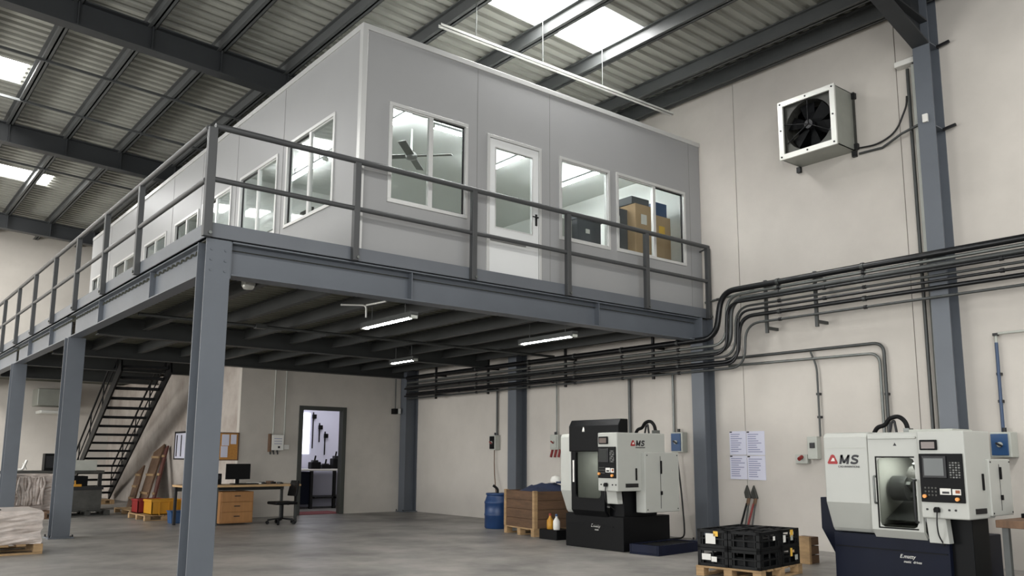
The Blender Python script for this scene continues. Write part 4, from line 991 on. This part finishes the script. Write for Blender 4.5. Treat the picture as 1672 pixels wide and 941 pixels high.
MB().lathe([(.2, 0), (.215, .02), (.215, .2), (.222, .21), (.222, .235), (.215, .245), (.215, .4), (.222, .41), (.222, .43), (.21, .45), (.185, .52), (.18, .54), (.195, .545), (.195, .57), (.18, .575), (.0, .575)], (6.25, 3.55, 0), 32).build('shell', M_drum, t)
MB().tube(fillet([(6.25, 3.55, .57), (6.25, 3.55, .64), (6.19, 3.6, .7)], .03), .022, 10).build('pump_neck', M_black, t)
tag(MB().tube(fillet([(7.4, 5.14, 1.3), (7.4, 5.14, .9), (7.3, 4.95, .5), (7.3, 4.9, .02)], .2), .009, 8).build('hanging_hose', M_oldwood), 'thin brown hose hanging from the isolator above the drum', 'hose')
for i, (x, y, mm, lab) in enumerate(((5.72, 1.62, M_yellow, 'small yellow bottle on the floor beside the smaller machine'), (5.70, 1.46, M_label, 'small white bottle on the floor beside the smaller machine'))):
    t = thing('oil_bottle', lab, 'bottle', (x, y, 0.14), 'small bottles')
    MB().lathe([(.045, 0), (.05, .02), (.05, .12), (.018, .17), (.018, .19)], (x, y, .14), 14).build('body', mm, t); MB().cyl((x, y, .33), (x, y, .36), .02, 10).build('cap', M_red if i == 0 else M_blue, t)
t = thing('step_box', 'low dark step box carrying two small bottles beside the smaller machine', 'box', (5.78, 1.55, 0)); MB().box(5.62, 5.95, 1.37, 1.75, 0, .14).build('body', M_mblack, t, .006)

# ------------------------------------------------------------------ stacked black crates on a pallet
SA = math.radians(8)
SCX, SCY = 4.87, -2.42
T = Matrix.Translation((SCX, SCY, 0)) @ Matrix.Rotation(SA, 4, 'Z')
pallet('wooden_pallet', 'wooden pallet under the stack of black crates', SCX, SCY, .9, .71, SA, h=.1)
def crate(lab, cx, cy, z, w, d, h, stickers):
    t = thing('plastic_crate', lab, 'crate', tuple(T @ Vector((cx, cy, z))), 'black plastic crates')
    a, c = w / 2 - .004, d / 2 - .004; k = .018
    m = MB()
    for sx in (-1, 1):
        for sy in (-1, 1): m.box(sx * a - (k * 2.2 if sx > 0 else 0), sx * a + (k * 2.2 if sx < 0 else 0), sy * c - (k * 2.2 if sy > 0 else 0), sy * c + (k * 2.2 if sy < 0 else 0), 0, h)
    for z0, z1 in ((0, .03), (h - .03, h), (h * .5 - .008, h * .5 + .008)):
        m.box(-a, a, -c, -c + k, z0, z1).box(-a, a, c - k, c, z0, z1).box(-a, -a + k, -c, c, z0, z1).box(a - k, a, -c, c, z0, z1)
    for u in (-.33, 0, .33):
        m.box(u * w - .008, u * w + .008, -c + .002, -c + k, 0, h).box(-a + .002, -a + k, u * d - .008, u * d + .008, 0, h)
    m.transform(Matrix.Translation((cx, cy, z))).transform(T).build('frame', M_crate, t, .002)
    MB().box(-a + .02, a - .02, -c + .02, c - .02, .004, .02).transform(Matrix.Translation((cx, cy, z))).transform(T).build('floor_tray', M_crate, t)
    g = MB().box(-a + .01, a - .01, -.01, .01, h - .025, h - .008).box(-.01, .01, -c + .01, c - .01, h - .025, h - .008)
    for u in (-.25, .25): g.box(-a + .01, a - .01, u * d - .006, u * d + .006, h - .02, h - .01)
    g.transform(Matrix.Translation((cx, cy, z))).transform(T).build('top_grid', M_crate, t)
    MB().box(-a + .03, a - .03, -c + .03, c - .03, .02, h * .62).transform(Matrix.Translation((cx, cy, z))).transform(T).build('contents', M_mblack, t, .01)
    for (side, u, v, sw, sh, mm) in stickers:
        if side == 'y': MB().box(u * w - sw / 2, u * w + sw / 2, -c - .003, -c, v * h - sh / 2, v * h + sh / 2).transform(Matrix.Translation((cx, cy, z))).transform(T).build('sticker', mm, t)
        else: MB().box(-a - .003, -a, u * d - sw / 2, u * d + sw / 2, v * h - sh / 2, v * h + sh / 2).transform(Matrix.Translation((cx, cy, z))).transform(T).build('sticker', mm, t)
    return t
cw, cd, ch = .435, .345, .178
for lv in (0, 1):
    wv = ('lower', 'upper')[lv]; z = .1 + lv * (ch + .002)
    for ix, iy, pos in ((-1, -1, 'corner nearest the camera'), (-1, 1, 'left side facing the wall column'), (1, -1, 'right side next to the large machine'), (1, 1, 'back against the wall')):
        st = []
        if (ix, iy) == (-1, 1): st = [('x', .05, .5, .11, .1, M_label), ('x', -.12, .78, .05, .05, M_ylabel)] if lv else [('x', .2, .5, .1, .06, M_label), ('x', -.05, .4, .06, .05, M_label)]
        if (ix, iy) == (1, -1): st = [('y', -.28, .5, .05, .07, M_label), ('y', .1, .75, .06, .07, M_ylabel), ('y', .1, .5, .05, .05, M_boxgrey)] if lv else [('y', .05, .72, .04, .08, M_ylabel), ('y', .3, .4, .06, .05, M_boxgrey)]
        if (ix, iy) == (-1, -1) and lv: st = [('y', .2, .6, .04, .04, M_label)]
        crate('%s black plastic crate of the stack, at the %s' % (wv, pos), ix * cw / 2, iy * cd / 2, z, cw, cd, ch, st)
# two long clamps leaning on the wall
for k, (y, lab) in enumerate(((-.58, 'left of two long-handled cutters leaning on the right wall behind the black crates'), (-.69, 'right of two long-handled cutters leaning on the right wall behind the black crates'))):
    t = thing('long_cutter', lab, 'tool', (7.25, y, 0), 'long-handled tools')
    MB().tube([(7.2, y + .05, 0.012), (7.4, y - .0, .55)], .014, 8).build('handle', M_black if k == 0 else M_red, t)
    MB().tube([(7.25, y - .02, 0.012), (7.4, y - .03, .55)], .011, 8).build('handle', M_galvd, t)
    MB().bar((7.4, y - .01, .52), (7.43, y - .02, .64), .05, .03).build('pivot_block', M_oldwood, t, .006)
    MB().prism([(y - .06, .62), (y + .03, .62), (y + .045, .7), (y + .0, .8), (y - .03, .72)], 'x', 7.405, 7.44).build('jaw', M_mach, t, .006)
# wooden post pallet between the crates and the large machine
t = thing('wooden_trestle', 'upright brown wooden block behind the black crates next to the large machine', 'block', (6.2, -2.25, 0))
for k in range(3): MB().box(6.12, 6.3, -2.33, -2.14, .0 + k * .1, .09 + k * .1).build('board', M_wood, t, .004)
MB().box(6.08, 6.12, -2.35, -2.12, 0, .3).build('upright', M_wood2, t, .004)

# ------------------------------------------------------------------ side table with vice, lower right
t = thing('work_table', 'brown-topped work table at the lower right edge beside the large machine', 'table', (5.8, -5.0, 0))
MB().box(5.35, 6.5, -5.5, -4.62, .585, .65).build('top', M_oldwood, t, .005)
for x, y in ((5.4, -4.7), (6.42, -4.7), (5.4, -5.45), (6.42, -5.45)): MB().box(x, x + .05, y, y + .05, 0, .585).build('leg', M_galvd, t)
t = thing('bench_vice', 'dark bench vice on the brown work table', 'vice', (5.9, -4.85, .65))
MB().box(5.8, 6.1, -4.82, -4.66, .65, .69).build('base', M_black, t, .005); MB().box(5.85, 5.95, -4.8, -4.68, .69, .78).build('fixed_jaw', M_black, t, .005); MB().box(6.0, 6.06, -4.8, -4.68, .69, .77).build('moving_jaw', M_black, t, .005)
MB().cyl((6.06, -4.74, .72), (6.2, -4.74, .72), .014, 8).build('screw', M_dark, t); MB().cyl((6.18, -4.81, .72), (6.18, -4.67, .72), .007, 6).build('tommy_bar', M_dark, t)
simple_box('coolant_unit', 'pale grey unit standing under the brown work table', 'unit', M_boxgrey, 5.75, 6.15, -5.1, -4.75, 0, .46)

# ------------------------------------------------------------------ desk corner
t = thing('work_desk', 'wooden-topped desk with metal legs in front of the doorway wall', 'desk', (3.1, 6.9, 0))
MB().box(2.1, 4.12, 6.55, 7.3, .64, .675).build('top', M_desk, t, .004)
for x, y in ((2.12, 7.2), (2.6, 6.58), (4.03, 6.58), (2.12, 6.58), (4.03, 7.2)): MB().box(x, x + .045, y, y + .045, 0, .64).build('leg', M_dark if x < 2.5 else M_galvd, t, .003)
MB().box(2.12, 4.1, 7.24, 7.27, .56, .64).build('apron', M_galvd, t)
t = thing('drawer_unit', 'wooden drawer unit under the desk', 'cabinet', (3.0, 6.95, 0))
MB().box(2.72, 3.3, 6.68, 7.2, .03, .56).build('body', M_drawer, t, .004)
for k in range(3):
    d = MB().box(2.74, 3.28, 6.665, 6.68, .05 + k * .17, .21 + k * .17).build('drawer', M_drawer, t, .004)
    MB().box(2.96, 3.06, 6.65, 6.665, .14 + k * .17, .155 + k * .17).build('pull', M_dark, d)
t = thing('computer_monitor', 'black flat computer monitor on the wooden desk', 'monitor', (3.2, 7.0, .675))
MB().box(2.91, 3.35, 7.0, 7.03, .76, 1.03).build('screen', M_black, t, .005); MB().box(3.1, 3.16, 7.02, 7.05, .69, .8).build('neck', M_black, t); MB().box(3.02, 3.24, 6.94, 7.1, .675, .69).build('foot', M_black, t, .004)
t = thing('speaker_box', 'small black speaker left of the monitor on the desk', 'speaker', (2.78, 7.05, .675)); MB().box(2.7, 2.84, 7.0, 7.14, .675, .86).build('body', M_black, t, .006); MB().cyl((2.77, 7.0, .8), (2.77, 6.995, .8), .04, 14).build('cone', M_dark, t)
t = thing('keyboard', 'dark keyboard on the desk in front of the monitor', 'keyboard', (3.2, 6.8, .675)); MB().box(3.0, 3.4, 6.72, 6.86, .675, .695).build('body', M_black, t, .003)
t = thing('desk_paper', 'white papers lying on the desk right of the monitor foot', 'paper', (3.42, 6.95, .675)); MB().box(3.32, 3.52, 6.9, 7.1, .675, .7).build('sheets', M_label, t)
for i, (x, y, s, lab) in enumerate(((3.55, 6.95, .05, 'small dark part on the desk beside the papers'), (3.72, 7.0, .07, 'round dark roll on the desk behind the chair'), (3.86, 6.9, .045, 'small dark part at the right end of the desk'))):
    t = thing('desk_part', lab, 'part', (x, y, .675)); MB().cyl((x, y, .675), (x, y, .675 + s * .7), s, 14).build('body', M_oldwood if i == 1 else M_mach, t, .004); MB().obox((x + s * .5, y - s, .675 + s * .25), (s * 1.6, s * .5, s * .5), (0, 0, .5)).build('spare_piece', M_dark, t, .003)
# chair
t = thing('office_chair', 'black office chair on castors at the right end of the desk', 'chair', (3.72, 6.62, 0))
c = Vector((3.72, 6.42, 0))
MB().obox(c + Vector((0, 0, .36)), (.4, .4, .05)).build('seat', M_black, t, .018)
bk = MB()
vs = []; fs = []
for i in range(7):
    for j in range(5):
        u = i / 6 - .5; v = j / 4
        vs.append(c + Vector((.19 + .03 * (1 - 4 * u * u) + .05 * v, u * (.36 - .06 * v * v), .47 + .27 * v)))
for i in range(6):
    for j in range(4): fs.append((i * 5 + j, (i + 1) * 5 + j, (i + 1) * 5 + j + 1, i * 5 + j + 1))
bk.add(vs, fs, True); o = bk.build('backrest', M_black, t); md = o.modifiers.new('thick', 'SOLIDIFY'); md.thickness = .035; md = o.modifiers.new('round', 'BEVEL'); md.width = .01; md.segments = 2
MB().bar(c + Vector((.1, 0, .33)), c + Vector((.24, 0, .38)), .06, .02).bar(c + Vector((.24, 0, .37)), c + Vector((.235, 0, .6)), .05, .02).build('back_support', M_black, t)
MB().cyl(c + Vector((0, 0, .1)), c + Vector((0, 0, .34)), .025, 12).build('column', M_black, t)
for k in range(5):
    a = k * 2 * math.pi / 5 + .3; e = c + Vector((.24 * math.cos(a), .24 * math.sin(a), .07))
    MB().bar(c + Vector((0, 0, .1)), e, .035, .025).build('base_arm', M_black, t)
    MB().tube([e + Vector((-.015 * math.sin(a), .015 * math.cos(a), -.04)), e + Vector((.015 * math.sin(a), -.015 * math.cos(a), -.04))], .03, 12).build('castor', M_black, t)

# ------------------------------------------------------------------ crates, pallets and boards along the stained wall
def bin_(lab, m, cx, cy, z, w, d, h, ribs=True):
    t = thing('plastic_bin', lab, 'bin', (cx, cy, z), 'coloured bins')
    k = .02; b = MB().box(cx - w / 2, cx + w / 2, cy - d / 2, cy + d / 2, z, z + .02)
    b.box(cx - w / 2, cx + w / 2, cy - d / 2, cy - d / 2 + k, z, z + h).box(cx - w / 2, cx + w / 2, cy + d / 2 - k, cy + d / 2, z, z + h)
    b.box(cx - w / 2, cx - w / 2 + k, cy - d / 2, cy + d / 2, z, z + h).box(cx + w / 2 - k, cx + w / 2, cy - d / 2, cy + d / 2, z, z + h)
    b.build('tub', m, t, .003)
    MB().box(cx - w / 2 - .015, cx + w / 2 + .015, cy - d / 2 - .015, cy - d / 2, z + h - .04, z + h).box(cx - w / 2 - .015, cx - w / 2, cy - d / 2, cy + d / 2, z + h - .04, z + h).build('rim', m, t, .002)
    for u in (-.25, 0.05, .3): MB().box(cx + u * w - .01, cx + u * w + .01, cy - d / 2 - .01, cy - d / 2, z, z + h - .04).build('rib', m, t)
    MB().box(cx - w / 2 + .03, cx + w / 2 - .03, cy - d / 2 + .03, cy + d / 2 - .03, z + .02, z + h * .9).build('contents', M_mach, t, .02)
    return t
pallet('wooden_pallet', 'wooden pallet under the red and yellow bins', 2.35, 8.95, .7, 1.1, 0, h=.1)
bin_('red plastic bin on the pallet beside the leaning boards', M_red, 2.3, 9.28, .1, .5, .4, .26)
bin_('yellow plastic bin in front of the red bin', M_yellow, 2.4, 8.7, .1, .56, .5, .27)
pallet('wooden_pallet', 'wooden pallet under the orange bin beside the desk', 2.85, 8.35 - .25, .55, .6, 0, h=.1)
bin_('orange plastic bin behind the left desk leg', M_orange, 2.85, 8.1, .1, .5, .45, .3)
t = thing('blue_bin', 'blue plastic bin on the floor under the left end of the desk', 'bin', (2.33, 7.65, 0)); MB().prism([(2.2, 0), (2.46, 0), (2.48, .2), (2.18, .2)], 'y', 7.55, 7.75).build('tub', M_blue, t, .01); MB().box(2.17, 2.49, 7.54, 7.76, .2, .22).build('rim', M_blue, t, .004)
pallet('wooden_pallet', 'empty wooden pallet in front of the leaning boards', 2.55, 10.7, .7, 1.2, 0, h=.1)
pallet('wooden_pallet', 'small far pallet at the foot of the stairs', 2.75, 14.9, .5, .8, 0, h=.1)
def board(lab, p0, p1, w, m, th=.04):
    t = thing('leaning_board', lab, 'board', p0, 'leaning boards')
    MB().bar(p0, p1, th, w, (0, 1, 0)).build('plank', m, t, .004)
    d = Vector(p1) - Vector(p0)
    for u in (.25, .55, .85):
        p = Vector(p0) + d * u
        MB().obox(p + Vector((-.03, 0, 0)), (.03, w * 1.02, .05)).build('batten', M_wood2, t)
board('wide weathered board leaning on the stained wall beside the stairs', (3.0, 12.3, .0), (3.5, 12.9, 1.33), .55, M_oldwood)
board('narrow reddish board leaning right of the wide board', (3.05, 11.7, .0), (3.5, 12.35, 1.36), .16, mat('red_board', (92, 52, 44), .75, var=.3, scale=4))
board('short pale board leaning in front of the wide board', (2.85, 12.6, .0), (3.2, 13.2, .85), .36, M_oldwood)

# ------------------------------------------------------------------ staircase
t = thing('steel_staircase', 'dark open-tread steel staircase rising under the mezzanine', 'staircase', (2.6, 12, 0))
Lf, Lt = Vector((2.4, 16.8, 0.0)), Vector((1.72, 9.6, 2.86)); Rf, Rt = Vector((3.42, 16.8, 0.0)), Vector((2.56, 9.3, 2.86))
MB().bar(Lf + Vector((0, 0, .1)), Lt + Vector((0, 0, .03)), .035, .24).build('stringer', M_mblack, t)
MB().bar(Rf + Vector((0, 0, .1)), Rt + Vector((0, 0, .03)), .035, .24).build('stringer', M_mblack, t)
N = 16
for k in range(N):
    u = (k + .55) / N
    a = Lf.lerp(Lt, u); c = Rf.lerp(Rt, u)
    MB().bar(a + Vector((.01, 0, .1)), c + Vector((-.01, 0, .1)), .24, .05).build('tread', M_mblack, t, .003)
for nm, F, Tt in (('left', Lf, Lt), ('right', Rf, Rt)):
    top = [F.lerp(Tt, .03) + Vector((0, 0, .78)), F.lerp(Tt, .93) + Vector((0, 0, .72))]
    mid = [F.lerp(Tt, .03) + Vector((0, 0, .42)), F.lerp(Tt, .97) + Vector((0, 0, .42))]
    MB().tube(top, .022, 8).build('handrail', M_mblack, t); MB().tube(mid, .014, 8).build('mid_rail', M_mblack, t)
    for u in (.03, .25, .48, .7, .92):
        p = F.lerp(Tt, u); MB().tube([p + Vector((0, 0, .12)), p + Vector((0, 0, .76))], .014, 8).build('baluster', M_mblack, t)

# ------------------------------------------------------------------ goods at the left
def wrapped(name, lab, x0, x1, y0, y1, z0, z1, layers, seed, m=M_wrap):
    rnd = random.Random(seed)
    t = thing(name, lab, 'wrapped goods', ((x0 + x1) / 2, (y0 + y1) / 2, z0))
    h = (z1 - z0) / layers
    for k in range(layers):
        vs = []; fs = []; n = 28; rows = 5
        for r in range(rows + 1):
            zz = z0 + h * k + h * r / rows; bulge = .015 * math.sin(math.pi * r / rows)
            for i in range(n):
                u = i / n * 4; s = int(u); f = u - s
                px, py = [(x0 + (x1 - x0) * f, y0), (x1, y0 + (y1 - y0) * f), (x1 - (x1 - x0) * f, y1), (x0, y1 - (y1 - y0) * f)][s]
                nx, ny = [(0, -1), (1, 0), (0, 1), (-1, 0)][s]
                j = rnd.uniform(-.012, .012) + bulge - .01
                vs.append((px + nx * j, py + ny * j, zz))
        for r in range(rows):
            for i in range(n): fs.append((r * n + i, r * n + (i + 1) % n, (r + 1) * n + (i + 1) % n, (r + 1) * n + i))
        fs.append(tuple(range(rows * n, rows * n + n))); fs.append(tuple(range(n - 1, -1, -1)))
        MB().add(vs, fs).build('wrapped_layer', m, t)
    return t
pallet('wooden_pallet', 'wooden pallet under the wrapped sacks at the lower left', -.95, 4.3, 1.0, 1.0, 0, h=.12)
w = wrapped('wrapped_goods', 'pale stretch-wrapped sacks on a pallet at the lower left edge', -1.43, -.47, 3.82, 4.78, .12, .51, 3, 3)
MB().obox((-.95, 4.1, .512), (.12, .08, .02), (0, 0, .4)).build('dark_scrap', M_black, w)
pallet('wooden_pallet', 'pallet under the tall wrapped bundle behind the second column', .62, 10.4, .9, .9, .1, M_oldwood, h=.12)
w = wrapped('wrapped_goods', 'tall plastic-wrapped bundle between the two left columns', .25, .95, 10.75, 11.5, .12, .8, 4, 5)
t = thing('plastic_film', 'crumpled film hanging from the tall wrapped bundle', 'film', (.5, 10.6, .12))
m = MB(); rnd = random.Random(9)
for k in range(9):
    x = .34 + .05 * k; z = .75
    p = [(x + rnd.uniform(-.02, .02), 10.66 + rnd.uniform(-.03, .03), z - i * .13) for i in range(5)]
    m.tube(p, [.025 + rnd.uniform(0, .02) for _ in p], 6)
m.build('sheet', M_wrap, t)
t = thing('machine_bench', 'grimy workbench with machinery along the far left', 'workbench', (.6, 12.6, 0))
MB().box(-1.6, 2.2, 12.3, 13.0, .78, .84).build('top', M_mach, t, .004)
for x in (-1.5, -.3, .9, 2.1): MB().box(x, x + .07, 12.35, 12.42, 0, .78).build('leg', M_dark, t)
MB().box(-1.5, 2.1, 12.5, 12.95, .2, .25).build('shelf', M_dark, t); MB().box(-1.2, -.2, 12.4, 12.9, .25, .7).build('cupboard', M_mblack, t)
MB().box(1.0, 1.9, 12.4, 12.9, .25, .72).build('cupboard', M_mblack, t)
t = thing('bench_machine', 'black upright machine box on the far left workbench', 'machine', (1.15, 12.6, .84)); MB().box(1.05, 1.32, 12.5, 12.75, .84, 1.2).build('body', M_black, t, .01); MB().box(1.08, 1.29, 12.49, 12.5, .9, 1.15).build('front_panel', M_dark, t)
t = thing('bench_clamp', 'pale curved fitting on top of the far left workbench', 'fitting', (.6, 12.5, .84)); MB().tube(fillet([(.45, 12.5, .86), (.65, 12.5, .86), (.72, 12.5, 1.06)], .04), .025, 8).build('arm', M_label, t); MB().tube([(.72, 12.5, .86), (.66, 12.5, 1.0)], .018, 8).build('brace', M_label, t)
simple_box('white_carton', 'white-topped carton on the bench behind the second column', 'carton', M_boxgrey, 1.45, 2.05, 12.35, 12.75, .84, 1.06)
t = thing('scrap_bin', 'dark metal scrap bin at the foot of the stairs behind the second column', 'bin', (1.45, 10.75, 0))
pallet('wooden_pallet', 'dark low pallet under the scrap bin', 1.5, 10.75, .8, .7, 0, M_mach, h=.1)
t.location = (1.45, 10.75, .1); ORIG[t] = Vector((1.45, 10.75, .1))
MB().box(1.15, 1.75, 10.5, 11.0, .1, .13).box(1.15, 1.75, 10.5, 10.53, .13, .55).box(1.15, 1.75, 10.97, 11.0, .13, .55).box(1.15, 1.18, 10.53, 10.97, .13, .55).box(1.72, 1.75, 10.53, 10.97, .13, .55).build('body', M_mach, t, .004)
MB().box(1.13, 1.77, 10.47, 10.5, .5, .56).build('rim', M_dark, t, .003); MB().box(1.2, 1.7, 10.56, 10.95, .13, .5).build('contents', M_black, t, .02)
t = thing('yellow_tool', 'small yellow tool on the rim of the scrap bin', 'tool', (1.28, 10.6, .56)); MB().obox((1.3, 10.485, .585), (.14, .03, .05)).build('body', M_yellow, t, .008); MB().cyl((1.26, 10.485, .58), (1.25, 10.485, .68), .014, 8).build('grip', M_yellow, t)
# wide duct high at the far left, under the mezzanine end
t = thing('air_duct', 'short pale duct hood near the top of the stairs', 'duct', (1.0, 16.5, 2.3))
MB().box(1.6, 2.5, 17.2, 17.95, 2.45, 2.9).build('hood', M_fanhouse, t, .02); MB().box(1.7, 2.4, 17.15, 17.9, 2.25, 2.33).build('lip', M_fanframe, t, .01)
